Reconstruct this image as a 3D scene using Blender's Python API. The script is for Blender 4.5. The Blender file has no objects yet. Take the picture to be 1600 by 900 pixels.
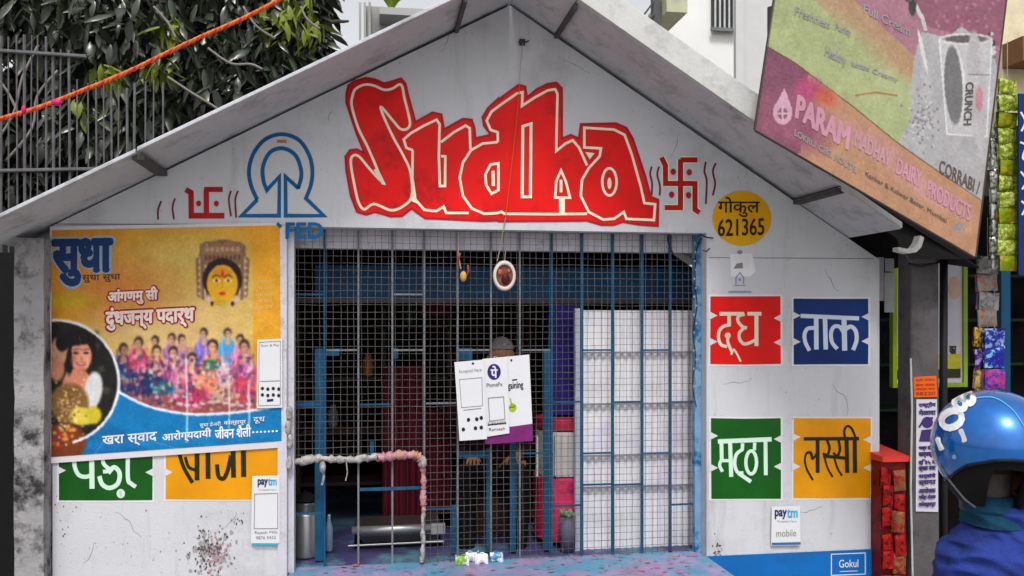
import bpy, bmesh, math, random
import numpy as np
from mathutils import Vector, geometry, Matrix, noise as mnoise
R = math.radians
random.seed(7); rng = np.random.default_rng(7)
S = bpy.context.scene; COL = S.collection
# ------------------------------------------------------------------ camera, sky, sun, exposure
FPX, HY, YAW, DIST, EYE = 1386.0, 500.0, R(9), 4.45, 1.6
cam = bpy.data.cameras.new('camera'); camo = bpy.data.objects.new('camera', cam); COL.objects.link(camo)
camo.location = (0, -DIST, EYE); camo.rotation_euler = (R(90), 0, -YAW)
cam.sensor_width = 36; cam.lens = 36*FPX/1600; cam.shift_y = (HY-450)/1600; cam.clip_start = .05; cam.clip_end = 900
S.camera = camo
SUN_EL, SUN_AZ = R(58), R(186)          # azimuth clockwise from +Y: behind the camera
w = bpy.data.worlds.new('World'); S.world = w; w.use_nodes = True
nt = w.node_tree; bgn = nt.nodes['Background']
sky = nt.nodes.new('ShaderNodeTexSky'); sky.sky_type = 'NISHITA'; sky.sun_disc = False
sky.sun_elevation = SUN_EL; sky.sun_rotation = SUN_AZ; sky.air_density = 1.0; sky.dust_density = 3.5; sky.ozone_density = 1.0
hs = nt.nodes.new('ShaderNodeHueSaturation'); hs.inputs['Saturation'].default_value = .12
nt.links.new(sky.outputs[0], hs.inputs['Color']); nt.links.new(hs.outputs[0], bgn.inputs[0]); bgn.inputs[1].default_value = .15
sl = bpy.data.lights.new('sun', 'SUN'); sl.energy = 1.7; sl.angle = R(11); sl.color = (1, .975, .94)
so = bpy.data.objects.new('sun', sl); COL.objects.link(so)
so.rotation_euler = Vector((math.sin(SUN_AZ)*math.cos(SUN_EL), math.cos(SUN_AZ)*math.cos(SUN_EL), math.sin(SUN_EL))).to_track_quat('Z', 'Y').to_euler()
S.view_settings.view_transform = 'Standard'; S.view_settings.look = 'None'; S.view_settings.exposure = 0.5; S.view_settings.gamma = 1

# ------------------------------------------------------------------ geometry helpers
fwd = Vector((math.sin(YAW), math.cos(YAW), 0)); rgt = Vector((math.cos(YAW), -math.sin(YAW), 0)); up = Vector((0, 0, 1))
CAM = Vector((0, -DIST, EYE))
def ray(px, py): return fwd + rgt*((px-800)/FPX) + up*((HY-py)/FPX)
def P(px, py, Y=0.0):
    d = ray(px, py); return CAM + d*((Y+DIST)/d.y)
def C(px, py, zc): return CAM + ray(px, py)*zc
def lin(c):
    c = c/255.0
    return c/12.92 if c <= .04045 else ((c+.055)/1.055)**2.4
DULL = .8   # darkens every colour alike, balanced by a higher exposure
def L3(rgb): return tuple(lin(x)*DULL for x in rgb)

MATS = {}
def M(name, rgb, rough=.6, metal=0., var=.15, scale=6., bump=0., bscale=60., rgb2=None, s2=2.5, lo=.5, hi=.65, coat=0., spec=.2, trans=0., stretch=None, alpha=1., streak=None):
    if name in MATS: return MATS[name]
    m = bpy.data.materials.new(name); m.use_nodes = True; MATS[name] = m
    n = m.node_tree; b = n.nodes['Principled BSDF']; lk = n.links.new
    b.inputs['Roughness'].default_value = rough; b.inputs['Metallic'].default_value = metal
    b.inputs['Coat Weight'].default_value = coat; b.inputs['Specular IOR Level'].default_value = spec
    b.inputs['Transmission Weight'].default_value = trans; b.inputs['Alpha'].default_value = alpha
    c = L3(rgb)
    tc = n.nodes.new('ShaderNodeTexCoord'); src = tc.outputs['Object']
    if stretch:
        mp = n.nodes.new('ShaderNodeMapping'); mp.inputs['Scale'].default_value = stretch; lk(src, mp.inputs[0]); src = mp.outputs[0]
    def nz(sc, det=6, ro=.6):
        t = n.nodes.new('ShaderNodeTexNoise'); t.inputs['Scale'].default_value = sc; t.inputs['Detail'].default_value = det
        t.inputs['Roughness'].default_value = ro; lk(src, t.inputs['Vector']); return t
    def rampn(fac, a, ca, bb, cb):
        r = n.nodes.new('ShaderNodeValToRGB'); e = r.color_ramp.elements
        e[0].position = a; e[0].color = (*ca, 1); e[1].position = bb; e[1].color = (*cb, 1); lk(fac, r.inputs[0]); return r
    t1 = nz(scale)
    r1 = rampn(t1.outputs[0], .3, tuple(x*(1-var) for x in c), .7, tuple(min(1, x*(1+var)) for x in c))
    out = r1.outputs[0]
    if rgb2 is not None:
        t2 = nz(s2, 9, .7); r2 = rampn(t2.outputs[0], lo, (0, 0, 0), hi, (1, 1, 1))
        mx = n.nodes.new('ShaderNodeMix'); mx.data_type = 'RGBA'
        lk(r2.outputs[0], mx.inputs[0]); lk(out, mx.inputs[6]); mx.inputs[7].default_value = (*L3(rgb2), 1); out = mx.outputs[2]
    if streak:
        mp2 = n.nodes.new('ShaderNodeMapping'); mp2.inputs['Scale'].default_value = (1, 1, .12); lk(tc.outputs['Object'], mp2.inputs[0])
        for sc_, lo_, hi_, am_ in ((7., .55, .8, .55), (22., .58, .8, .4)):
            t4 = n.nodes.new('ShaderNodeTexNoise'); t4.inputs['Scale'].default_value = sc_; t4.inputs['Detail'].default_value = 8; t4.inputs['Roughness'].default_value = .7; lk(mp2.outputs[0], t4.inputs['Vector'])
            r4 = rampn(t4.outputs[0], lo_, (0, 0, 0), hi_, (am_, am_, am_)); mx4 = n.nodes.new('ShaderNodeMix'); mx4.data_type = 'RGBA'
            lk(r4.outputs[0], mx4.inputs[0]); lk(out, mx4.inputs[6]); mx4.inputs[7].default_value = (*L3(streak), 1); out = mx4.outputs[2]
        t5 = n.nodes.new('ShaderNodeTexNoise'); t5.inputs['Scale'].default_value = 55; t5.inputs['Detail'].default_value = 3; lk(tc.outputs['Object'], t5.inputs['Vector'])
        r5 = rampn(t5.outputs[0], .66, (0, 0, 0), .74, (.6, .6, .6)); mx5 = n.nodes.new('ShaderNodeMix'); mx5.data_type = 'RGBA'; lk(r5.outputs[0], mx5.inputs[0]); lk(out, mx5.inputs[6]); mx5.inputs[7].default_value = (*L3(streak), 1); out = mx5.outputs[2]
    lk(out, b.inputs['Base Color'])
    if bump:
        t3 = nz(bscale, 8, .65); bp = n.nodes.new('ShaderNodeBump'); bp.inputs['Strength'].default_value = bump; bp.inputs['Distance'].default_value = .01
        lk(t3.outputs[0], bp.inputs['Height']); lk(bp.outputs[0], b.inputs['Normal'])
    return m
def print_mat(name, rough=.45, grain=.12):
    if name in MATS: return MATS[name]
    m = bpy.data.materials.new(name); m.use_nodes = True; MATS[name] = m
    n = m.node_tree; b = n.nodes['Principled BSDF']; b.inputs['Roughness'].default_value = rough; b.inputs['Specular IOR Level'].default_value = .2
    a = n.nodes.new('ShaderNodeAttribute'); a.attribute_name = 'ink'
    t = n.nodes.new('ShaderNodeTexNoise'); t.inputs['Scale'].default_value = 14; t.inputs['Detail'].default_value = 8
    mr = n.nodes.new('ShaderNodeMapRange'); mr.inputs[1].default_value = .3; mr.inputs[2].default_value = .7; mr.inputs[3].default_value = 1-grain; mr.inputs[4].default_value = 1+grain
    mx = n.nodes.new('ShaderNodeVectorMath'); mx.operation = 'SCALE'
    n.links.new(t.outputs[0], mr.inputs[0]); n.links.new(a.outputs[0], mx.inputs[0]); n.links.new(mr.outputs[0], mx.inputs['Scale']); n.links.new(mx.outputs[0], b.inputs['Base Color'])
    bp = n.nodes.new('ShaderNodeBump'); bp.inputs['Strength'].default_value = .12; bp.inputs['Distance'].default_value = .02
    t4 = n.nodes.new('ShaderNodeTexNoise'); t4.inputs['Scale'].default_value = 5; n.links.new(t4.outputs[0], bp.inputs['Height']); n.links.new(bp.outputs[0], b.inputs['Normal'])
    return m

W = {}
def empty(name, loc, label, cat, group=None):
    o = bpy.data.objects.new(name, None); o.empty_display_size = .1; COL.objects.link(o); o.location = loc
    o['label'] = label; o['category'] = cat
    if group: o['group'] = group
    W[o] = Vector(loc); return o
def link(name, me, mat, parent=None, label=None, cat=None, kind=None, group=None, smooth=False, origin=None):
    """mesh given in world coordinates -> one object"""
    if parent is not None: off = W[parent]; loc = Vector((0, 0, 0))
    else:
        if origin is None:
            n = len(me.vertices); co = np.empty(n*3, np.float32); me.vertices.foreach_get('co', co); co = co.reshape(-1, 3)
            origin = Vector(((co[:, 0].min()+co[:, 0].max())/2, (co[:, 1].min()+co[:, 1].max())/2, co[:, 2].min()))
        off = Vector(origin); loc = off
    me.transform(Matrix.Translation(-off))
    if smooth: me.shade_smooth()
    o = bpy.data.objects.new(name, me); COL.objects.link(o); o.location = loc; o.parent = parent; W[o] = off
    if mat and not me.materials: me.materials.append(mat)
    if label: o['label'] = label
    if cat: o['category'] = cat
    if kind: o['kind'] = kind
    if group: o['group'] = group
    return o
class MB:
    def __init__(s): s.v = []; s.f = []
    def add(s, vs, fs):
        k = len(s.v); s.v += [tuple(x) for x in vs]; s.f += [tuple(i+k for i in f) for f in fs]
    def box(s, a, b, top=None):
        x0, x1 = sorted((a[0], b[0])); y0, y1 = sorted((a[1], b[1])); z0, z1 = sorted((a[2], b[2]))
        s.add([(x0,y0,z0),(x1,y0,z0),(x1,y1,z0),(x0,y1,z0),(x0,y0,z1),(x1,y0,z1),(x1,y1,z1),(x0,y1,z1)],
              [(0,3,2,1),(4,5,6,7),(0,1,5,4),(1,2,6,5),(2,3,7,6),(3,0,4,7)])
    def hexa(s, q0, q1):
        """front quad q0, back quad q1 (same winding)"""
        s.add(list(q0)+list(q1), [(0,1,2,3),(7,6,5,4),(0,4,5,1),(1,5,6,2),(2,6,7,3),(3,7,4,0)])
    def tube(s, pts, r, n=6, cap=True, rr=None):
        pts = [Vector(p) for p in pts]; k = len(s.v); m = len(pts); prev = None
        for i, p in enumerate(pts):
            d = (pts[min(i+1, m-1)]-pts[max(i-1, 0)]).normalized()
            if prev is None:
                a = d.cross(Vector((0, 0, 1))) if abs(d.z) < .95 else d.cross(Vector((0, 1, 0)))
            else: a = prev - d*prev.dot(d)
            a.normalize(); prev = a; b = d.cross(a); q = rr[i] if rr else r
            for j in range(n):
                t = 2*math.pi*(j+.5)/n; s.v.append(tuple(p+a*math.cos(t)*q+b*math.sin(t)*q))
        for i in range(m-1):
            for j in range(n):
                s.f.append((k+i*n+j, k+i*n+(j+1) % n, k+(i+1)*n+(j+1) % n, k+(i+1)*n+j))
        if cap: s.f.append(tuple(k+j for j in reversed(range(n)))); s.f.append(tuple(k+(m-1)*n+j for j in range(n)))
    def lathe(s, c, prof, n=24, sx=1, sy=1):
        k = len(s.v); c = Vector(c)
        for r, z in prof:
            for j in range(n):
                t = 2*math.pi*j/n; s.v.append((c.x+r*sx*math.cos(t), c.y+r*sy*math.sin(t), c.z+z))
        for i in range(len(prof)-1):
            for j in range(n): s.f.append((k+i*n+j, k+i*n+(j+1) % n, k+(i+1)*n+(j+1) % n, k+(i+1)*n+j))
        s.f.append(tuple(k+j for j in reversed(range(n)))); s.f.append(tuple(k+(len(prof)-1)*n+j for j in range(n)))
    def ball(s, c, rx, ry, rz, n=14, m=9):
        c = Vector(c); k = len(s.v)
        for i in range(m+1):
            la = -math.pi/2+math.pi*i/m
            for j in range(n):
                lo = 2*math.pi*j/n; s.v.append((c.x+rx*math.cos(la)*math.cos(lo), c.y+ry*math.cos(la)*math.sin(lo), c.z+rz*math.sin(la)))
        for i in range(m):
            for j in range(n): s.f.append((k+i*n+j, k+i*n+(j+1) % n, k+(i+1)*n+(j+1) % n, k+(i+1)*n+j))
    def mesh(s, name='mesh'):
        me = bpy.data.meshes.new(name); me.from_pydata(s.v, [], s.f); me.update(); return me
    def build(s, name, mat, parent=None, bevel=0, **kw):
        o = link(name, s.mesh(name), mat, parent, **kw)
        if bevel:
            b = o.modifiers.new('bevel', 'BEVEL'); b.width = bevel; b.segments = 2; b.limit_method = 'ANGLE'
        return o
def part(name, mat, parent, fn, **kw):
    m = MB(); fn(m); return m.build(name, mat, parent, **kw)
def boxp(name, a, b, mat, parent=None, **kw):
    m = MB(); m.box(a, b); return m.build(name, mat, parent, **kw)

def cr(pts, k=6, closed=False):
    """smooth curve through pts"""
    n = len(pts)
    if n < 3: return list(pts)
    g = (lambda i: pts[i % n]) if closed else (lambda i: pts[min(max(i, 0), n-1)])
    out = []
    for i in range(n if closed else n-1):
        p0, p1, p2, p3 = g(i-1), g(i), g(i+1), g(i+2)
        for j in range(k):
            t = j/k; t2 = t*t; t3 = t2*t
            out.append(tuple(.5*((2*p1[a])+(-p0[a]+p2[a])*t+(2*p0[a]-5*p1[a]+4*p2[a]-p3[a])*t2+(-p0[a]+3*p1[a]-3*p2[a]+p3[a])*t3) for a in range(len(p1))))
    if not closed: out.append(tuple(pts[-1]))
    return out
def tri2(poly):
    return geometry.tessellate_polygon([[Vector((x, y, 0)) for x, y in poly]])
class Paint:
    """flat paint on a plane; shapes in picture coordinates, mapped by fn(x,y,off)"""
    def __init__(s, fn, off=.0015): s.fn = fn; s.off = off; s.v = []; s.f = []
    def _add(s, pts, fs):
        k = len(s.v); s.v += [tuple(s.fn(x, y, s.off)) for x, y in pts]; s.f += [tuple(i+k for i in f) for f in fs]; s.off += .00012
    def poly(s, pts): s._add(pts, tri2(pts)); return s
    def ell(s, cx, cy, rx, ry, n=28): return s.poly([(cx+rx*math.cos(2*math.pi*i/n), cy+ry*math.sin(2*math.pi*i/n)) for i in range(n)])
    def line(s, pts, wd, closed=False, smooth=False, cap=False):
        if smooth: pts = cr(pts, 6, closed)
        pts = [Vector(p[:2]) for p in pts]; n = len(pts); a = []; b = []
        for i in range(n):
            p = pts[i]
            q0 = pts[i-1] if (i > 0 or closed) else None; q1 = pts[(i+1) % n] if (i < n-1 or closed) else None
            d0 = (p-q0).normalized() if q0 is not None and (p-q0).length > 1e-6 else None
            d1 = (q1-p).normalized() if q1 is not None and (q1-p).length > 1e-6 else None
            if d0 is None: d0 = d1
            if d1 is None: d1 = d0
            if d0 is None: d0 = d1 = Vector((1, 0))
            n0 = Vector((-d0.y, d0.x)); n1 = Vector((-d1.y, d1.x)); mm = n0+n1
            mm = n0 if mm.length < .3 else mm.normalized(); l = 1/max(.45, mm.dot(n0)); ww = wd[i*(len(wd)-1)//max(1, n-1)] if isinstance(wd, (list, tuple)) else wd
            a.append(p+mm*ww/2*l); b.append(p-mm*ww/2*l)
        k = n if closed else n-1
        s._add([tuple(x) for x in a+b], [(i, (i+1) % n, n+(i+1) % n, n+i) for i in range(k)]); return s
    def text(s, t, tl, tr, bl, bold=0., br=None):
        v, f = text2d(t, 0.)
        if not len(v): return s
        x0, y0 = v.min(0); x1, y1 = v.max(0); pts = []
        hgt_ = math.hypot(bl[0]-tl[0], bl[1]-tl[1])*bold*1.0; base_off = s.off
        if br is None: br = (tr[0]+bl[0]-tl[0], tr[1]+bl[1]-tl[1])
        for x, y in v:
            a = (x-x0)/(x1-x0+1e-9); b = (y1-y)/(y1-y0+1e-9)
            pts.append(tuple((1-a)*(1-b)*tl[i]+a*(1-b)*tr[i]+a*b*br[i]+(1-a)*b*bl[i] for i in (0, 1)))
        for dx, dy in ([(0, 0)] if bold < .008 else [(a*hgt_, b*hgt_) for a, b in ((-1, 0), (1, 0), (0, -1), (0, 1), (-.7, -.7), (.7, .7), (.7, -.7), (-.7, .7))]):
            s._add([(x+dx, y+dy) for x, y in pts], f); s.off -= .00004
        return s
    def build(s, name, mat, parent=None, **kw):
        me = bpy.data.meshes.new(name); me.from_pydata(s.v, [], s.f); me.update(); return link(name, me, mat, parent, **kw)
_tc = {}
def text2d(t, bold=0.):
    if (t, bold) in _tc: return _tc[(t, bold)]
    c = bpy.data.curves.new('t', 'FONT'); c.body = t; c.size = 1; c.offset = bold; c.resolution_u = 3; c.fill_mode = 'FRONT'
    o = bpy.data.objects.new('t', c); COL.objects.link(o); bpy.context.view_layer.update()
    me = bpy.data.meshes.new_from_object(o.evaluated_get(bpy.context.evaluated_depsgraph_get()))
    v = np.array([tuple(x.co)[:2] for x in me.vertices]) if len(me.vertices) else np.zeros((0, 2)); f = [tuple(p.vertices) for p in me.polygons]
    bpy.data.objects.remove(o); bpy.data.curves.remove(c); bpy.data.meshes.remove(me); _tc[(t, bold)] = (v, f); return v, f
def wallf(x, y, off): return P(x, y, -off)
def plane_at(Y): return lambda x, y, off: P(x, y, Y-off)

class Canvas:
    """small raster painter in picture coordinates, used as printed ink (a colour attribute)"""
    def __init__(s, x0, y0, x1, y1, k=1.0, bg=(200, 200, 200)):
        s.x0, s.y0, s.k = x0, y0, k; s.w = int((x1-x0)*k)+1; s.h = int((y1-y0)*k)+1
        yy, xx = np.mgrid[0:s.h, 0:s.w]; s.X = x0+xx/k; s.Y = y0+yy/k
        s.a = np.zeros((s.h, s.w, 3)); s.a[:] = bg
    def mix(s, mask, col): m = np.clip(mask, 0, 1)[..., None]; s.a = s.a*(1-m)+np.array(col, float)*m
    def ell(s, cx, cy, rx, ry, col, soft=1., ang=0., al=1.):
        c, q = math.cos(R(ang)), math.sin(R(ang)); dx = s.X-cx; dy = s.Y-cy
        d = np.sqrt(((dx*c+dy*q)/rx)**2+((-dx*q+dy*c)/ry)**2); s.mix((1-d)*min(rx, ry)/soft+.5 if al == 1 else np.clip((1-d)*min(rx, ry)/soft+.5, 0, 1)*al, col)
    def poly(s, pts, col, al=1.):
        m = np.zeros((s.h, s.w)); n = len(pts)
        for ox, oy in ((-.25, -.25), (.25, -.25), (-.25, .25), (.25, .25)):
            ins = np.zeros((s.h, s.w), bool); X = s.X+ox; Y = s.Y+oy
            for i in range(n):
                xa, ya = pts[i]; xb, yb = pts[(i+1) % n]
                if ya == yb: continue
                cnd = ((ya > Y) != (yb > Y)) & (X < (xb-xa)*(Y-ya)/(yb-ya)+xa); ins ^= cnd
            m += ins*.25
        s.mix(m*al, col)
    def line(s, pts, wd, col, al=1.):
        D = np.full((s.h, s.w), 1e9)
        for (xa, ya), (xb, yb) in zip(pts[:-1], pts[1:]):
            dx, dy = xb-xa, yb-ya; l = dx*dx+dy*dy+1e-9; t = np.clip(((s.X-xa)*dx+(s.Y-ya)*dy)/l, 0, 1)
            D = np.minimum(D, np.hypot(s.X-xa-t*dx, s.Y-ya-t*dy))
        s.mix(np.clip(wd/2-D+.5, 0, 1)*al, col)
    def speck(s, amt=8, seed=1, cell=3):
        r = np.random.default_rng(seed)
        n = r.normal(0, amt, (s.h//cell+2, s.w//cell+2, 1)); n = np.repeat(np.repeat(n, cell, 0), cell, 1)[:s.h, :s.w]; s.a = s.a+n
    def sample(s, x, y):
        i = min(s.h-1, max(0, int((y-s.y0)*s.k))); j = min(s.w-1, max(0, int((x-s.x0)*s.k))); return s.a[i, j]
def picture(name, quad, cv, nx, ny, fn, mat, parent, off=.001, gain=1., **kw):
    (ax, ay), (bx, by), (cx, cy), (dx, dy) = quad; vs = []; cols = np.ones(((nx+1)*(ny+1), 4), np.float32); k = 0
    for j in range(ny+1):
        b = j/ny
        for i in range(nx+1):
            a = i/nx; x = (1-a)*(1-b)*ax+a*(1-b)*bx+a*b*cx+(1-a)*b*dx; y = (1-a)*(1-b)*ay+a*(1-b)*by+a*b*cy+(1-a)*b*dy
            vs.append(tuple(fn(x, y, off))); cols[k, :3] = cv.sample(x, y); k += 1
    fs = [(j*(nx+1)+i, (j+1)*(nx+1)+i, (j+1)*(nx+1)+i+1, j*(nx+1)+i+1) for j in range(ny) for i in range(nx)]
    me = bpy.data.meshes.new(name); me.from_pydata(vs, [], fs); me.update()
    c = np.clip(cols[:, :3], 0, 255)/255; c = np.where(c <= .04045, c/12.92, ((c+.055)/1.055)**2.4)*gain; cols[:, :3] = np.clip(c, 0, .92)
    at = me.color_attributes.new('ink', 'FLOAT_COLOR', 'POINT'); at.data.foreach_set('color', cols.ravel())
    return link(name, me, mat, parent, **kw)

# ------------------------------------------------------------------ materials
WALL = M('whitewash', (205, 206, 211), .85, var=.05, scale=1.6, bump=.25, bscale=90, rgb2=(176, 174, 176), s2=2.2, lo=.52, hi=.75, streak=(140, 134, 128))
SOFF = M('weathered_roof_sheet', (200, 202, 208), .8, var=.08, scale=2, bump=.4, bscale=50, rgb2=(150, 150, 152), s2=5, lo=.52, hi=.72, streak=(120, 118, 116))
FASC = M('pale_fascia', (205, 205, 202), .8, var=.06, scale=4, bump=.3, bscale=60, rgb2=(165, 163, 160), s2=9, lo=.52, hi=.75)
TRIM = M('white_trim_paint', (205, 202, 212), .7, var=.06, scale=5, bump=.2, rgb2=(150, 150, 155), s2=12, lo=.55, hi=.72, streak=(110, 106, 104))
PILL = M('rough_cement_plaster', (158, 156, 158), .95, var=.14, scale=5, bump=.8, bscale=30, rgb2=(52, 50, 50), s2=6, lo=.48, hi=.62, streak=(50, 48, 48))
DARK = M('near_black_surface', (15, 14, 16), .8, var=.3, scale=5)  # near black: shade of the store room and side gap put into colour
BLUEP = M('blue_bar_paint', (20, 82, 118), .45, var=.25, scale=20, rgb2=(48, 62, 76), s2=30, lo=.58, hi=.7)
GREYB = M('grey_bar_paint', (120, 122, 126), .5, var=.25, scale=20, rgb2=(36, 66, 92), s2=18, lo=.58, hi=.7)
WIRE = M('galvanised_wire', (100, 97, 96), .55, .2, var=.35, scale=30, rgb2=(74, 54, 44), s2=6, lo=.5, hi=.7)
BLUEB = M('blue_board_paint', (20, 70, 106), .6, var=.3, scale=4)
STEEL = M('stainless_steel', (200, 198, 196), .34, .75, var=.1, scale=10)
CARD = M('white_card', (222, 222, 226), .5, var=.03)
INKB = M('black_ink', (36, 34, 40), .6); INKN = M('navy_ink', (24, 44, 92), .6); INKC = M('cyan_ink', (40, 170, 215), .6)
INKG = M('grey_ink', (130, 130, 134), .6)
REDP = M('red_sign_paint', (232, 10, 6), .5, var=.16, scale=3, rgb2=(196, 6, 10), s2=4, lo=.5, hi=.62)
DREDP = M('dark_red_outline_paint', (178, 16, 34), .55, var=.15)
CREAM = M('cream_line_paint', (246, 238, 210), .6, var=.08, scale=12)
SBLUE = M('emblem_blue_paint', (0, 92, 148), .6, var=.22, scale=7)
print_flex = print_mat('printed_flex'); 

# ------------------------------------------------------------------ ground
gm = M('dusty_concrete', (164, 162, 160), .95, var=.15, scale=1.3, bump=.5, bscale=25, rgb2=(128, 126, 124), s2=1.1, lo=.45, hi=.7)
g = MB(); g.add([(-300, -300, 0), (300, -300, 0), (300, 300, 0), (-300, 300, 0)], [(0, 1, 2, 3)]); g.build('ground', gm, kind='structure')

# ------------------------------------------------------------------ KIOSK
XL, XR = P(82, 600).x, P(1374, 600).x
RID = P(797, 3); EL = P(83, 349); ER = P(1374, 400)
def zl(x): return EL.z+(x-EL.x)*(RID.z-EL.z)/(RID.x-EL.x)
def zr(x): return RID.z+(x-RID.x)*(ER.z-RID.z)/(ER.x-RID.x)
kiosk = empty('dairy_kiosk', (0, .6, 0), 'small whitewashed gabled milk booth with red painted lettering and a caged window', 'kiosk')
OX0, OX1 = P(449, 600).x, P(1104, 600).x
ZT = P(780, 359).z; ZS = P(780, 874, .1).z
def front(m):
    y0, y1 = 0, .11
    gl, gr = .010, .020
    out = [(XL, 0), (XR, 0), (XR, zr(XR)-gr), (RID.x, RID.z-.018), (XL, zl(XL)-gl)]
    cells = [[(XL, 0), (OX0, 0), (OX0, zl(OX0)-gl), (XL, zl(XL)-gl)], [(OX1, 0), (XR, 0), (XR, zr(XR)-gr), (OX1, zr(OX1)-gr)],
             [(OX0, 0), (OX1, 0), (OX1, ZS-.10), (OX0, ZS-.10)],
             [(OX0, ZT), (OX1, ZT), (OX1, zr(OX1)-gr), (RID.x, RID.z-.018), (OX0, zl(OX0)-gl)]]
    for c in cells:
        k = len(c); m.add([(x, y0, z) for x, z in c]+[(x, y1, z) for x, z in c], [tuple(range(k)), tuple(reversed(range(k, 2*k)))])
    def side(a, b): m.add([(a[0], y0, a[1]), (b[0], y0, b[1]), (b[0], y1, b[1]), (a[0], y1, a[1])], [(3, 2, 1, 0)])
    for i in range(5): side(out[i], out[(i+1) % 5])
    o = [(OX0, ZS-.1), (OX0, ZT), (OX1, ZT), (OX1, ZS-.1)]
    for i in range(4): side(o[i], o[(i+1) % 4])
part('front_wall', WALL, kiosk, front)
YB = 2.3
boxp('side_wall', (XL, .11, 0), (XL+.1, YB, zl(XL)-.03), WALL, kiosk, label='left side wall'); boxp('side_wall', (XR-.1, .11, 0), (XR, YB, zr(XR)-.03), WALL, kiosk)
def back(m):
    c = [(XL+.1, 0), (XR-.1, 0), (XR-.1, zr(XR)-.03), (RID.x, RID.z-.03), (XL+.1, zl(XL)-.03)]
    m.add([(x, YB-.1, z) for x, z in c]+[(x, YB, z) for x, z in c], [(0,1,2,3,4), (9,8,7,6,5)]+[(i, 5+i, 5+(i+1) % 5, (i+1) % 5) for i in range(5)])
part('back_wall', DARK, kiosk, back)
# near-black lining inside: the room's deep shade is put into its colour
for a, b in (((XL+.1, .12, ZS), (XL+.115, YB-.1, zl(XL)-.05)), ((XR-.115, .12, ZS), (XR-.1, YB-.1, zr(XR)-.05))): boxp('shade_lining', a, b, DARK, kiosk)
part('shade_partition', DARK, kiosk, lambda m: (m.box((XL+.12, .12, ZS), (OX0-.05, .14, ZT+.25)), m.box((OX1+.05, .12, ZS), (XR-.12, .14, ZT+.2))))
FLOORM = M('smeared_colour_floor', (70, 66, 110), .5, var=.25, scale=2.5, bump=.3, bscale=40, rgb2=(84, 132, 146), s2=3.2, lo=.47, hi=.6)
boxp('plinth', (XL+.11, .12, 0), (XR-.11, YB-.11, ZS-.004), FLOORM, kiosk)
SILLM = M('splashed_sill_paint', (148, 134, 172), .5, var=.3, scale=4, bump=.4, bscale=40, rgb2=(84, 142, 172), s2=2.6, lo=.46, hi=.56, streak=(176, 96, 120))
def sillf(m):
    m.hexa([(OX0+.004, -.38, 0), (OX1, -.38, 0), (OX1, -.38, ZS), (OX0+.004, -.38, ZS)], [(OX0+.004, .115, 0), (OX1, .115, 0), (OX1, .115, ZS), (OX0+.004, .115, ZS)])
part('window_sill', SILLM, kiosk, sillf, bevel=.008)
# colour splashes on the sill: pink powder, dust
sp = MB()
for i in range(260):
    x = random.choice((random.gauss(.35, .3), random.gauss(1.35, .2), random.uniform(OX0+.05, OX1-.05))); x = min(OX1-.03, max(OX0+.03, x)); y = random.uniform(-.36, .1); r = random.uniform(.002, .011); n = 7
    sp.add([(x+r*random.uniform(.5, 1.3)*1.8*math.cos(2*math.pi*j/n), y+r*random.uniform(.5, 1.2)*math.sin(2*math.pi*j/n), ZS+.001+.00007*i) for j in range(n)], [tuple(range(n))])
sp.build('powder_stain', M('pink_powder', (190, 96, 122), .9, var=.3, scale=9, rgb2=(120, 112, 116), s2=5, lo=.45, hi=.5), kiosk, kind='stuff')
# lintel and jamb strips
boxp('lintel', (OX0, .12, ZT-.095), (OX1, .2, ZT+.05), TRIM, kiosk)
boxp('jamb', (OX0+.001, .02, ZS), (OX0+.03, .112, ZT-.001), TRIM, kiosk)
boxp('jamb', (OX1-.036, .075, ZS), (OX1-.001, .118, ZT-.001), M('pale_blue_paint', (120, 160, 196), .6, var=.2, scale=8, rgb2=(30, 100, 150), s2=10, lo=.5, hi=.6), kiosk)
boxp('corner_strip', (OX0-.045, -.012, .0), (OX0-.002, .001, ZT+.0), TRIM, kiosk)
# roof sheets; each pixel joint is a real joint between two sheets
YF = -.47; ex0 = P(-62, 354, YF).x; ex1 = P(1408, 400, YF).x
jl = [ex0, P(253, 272).x, P(713, 50).x, RID.x]; jr = [RID.x, P(869, 66).x, P(1246, 320).x, ex1]
def sheet(xa, xb, zf, th, dz, name='roof_sheet', mat=SOFF):
    a = (xa, YF, zf(xa)+dz); b = (xb, YF, zf(xb)+dz)
    m = MB(); m.hexa([a, b, (xb, YF, b[2]+th), (xa, YF, a[2]+th)], [(xa, YB+.3, a[2]), (xb, YB+.3, b[2]), (xb, YB+.3, b[2]+th), (xa, YB+.3, a[2]+th)])
    return m.build(name, mat, kiosk, bevel=.003)
for i in range(3): sheet(jl[i]+.003, jl[i+1]-.003, zl, .018, .004*(i % 2))
sheet(jr[0]+.003, jr[1]-.003, zr, .05, .0); sheet(jr[1]+.003, jr[2]-.003, zr, .05, .005); sheet(jr[2]+.003, jr[3], zr, .02, -.012)
def fas(xa, xb, zf, h0, h1, y=YF-.012):
    m = MB(); m.hexa([(xa, y, zf(xa)+h0), (xb, y, zf(xb)+h0), (xb, y, zf(xb)+h1), (xa, y, zf(xa)+h1)], [(xa, YF-.001, zf(xa)+h0), (xb, YF-.001, zf(xb)+h0), (xb, YF-.001, zf(xb)+h1), (xa, YF-.001, zf(xa)+h1)])
    m.build('fascia', FASC, kiosk, bevel=.003)
fas(jr[0]+.12, P(1288, 280, YF).x, zr, .008, .15)
fas(P(1292, 284, YF).x, ex1, zr, -.008, .02)
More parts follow.
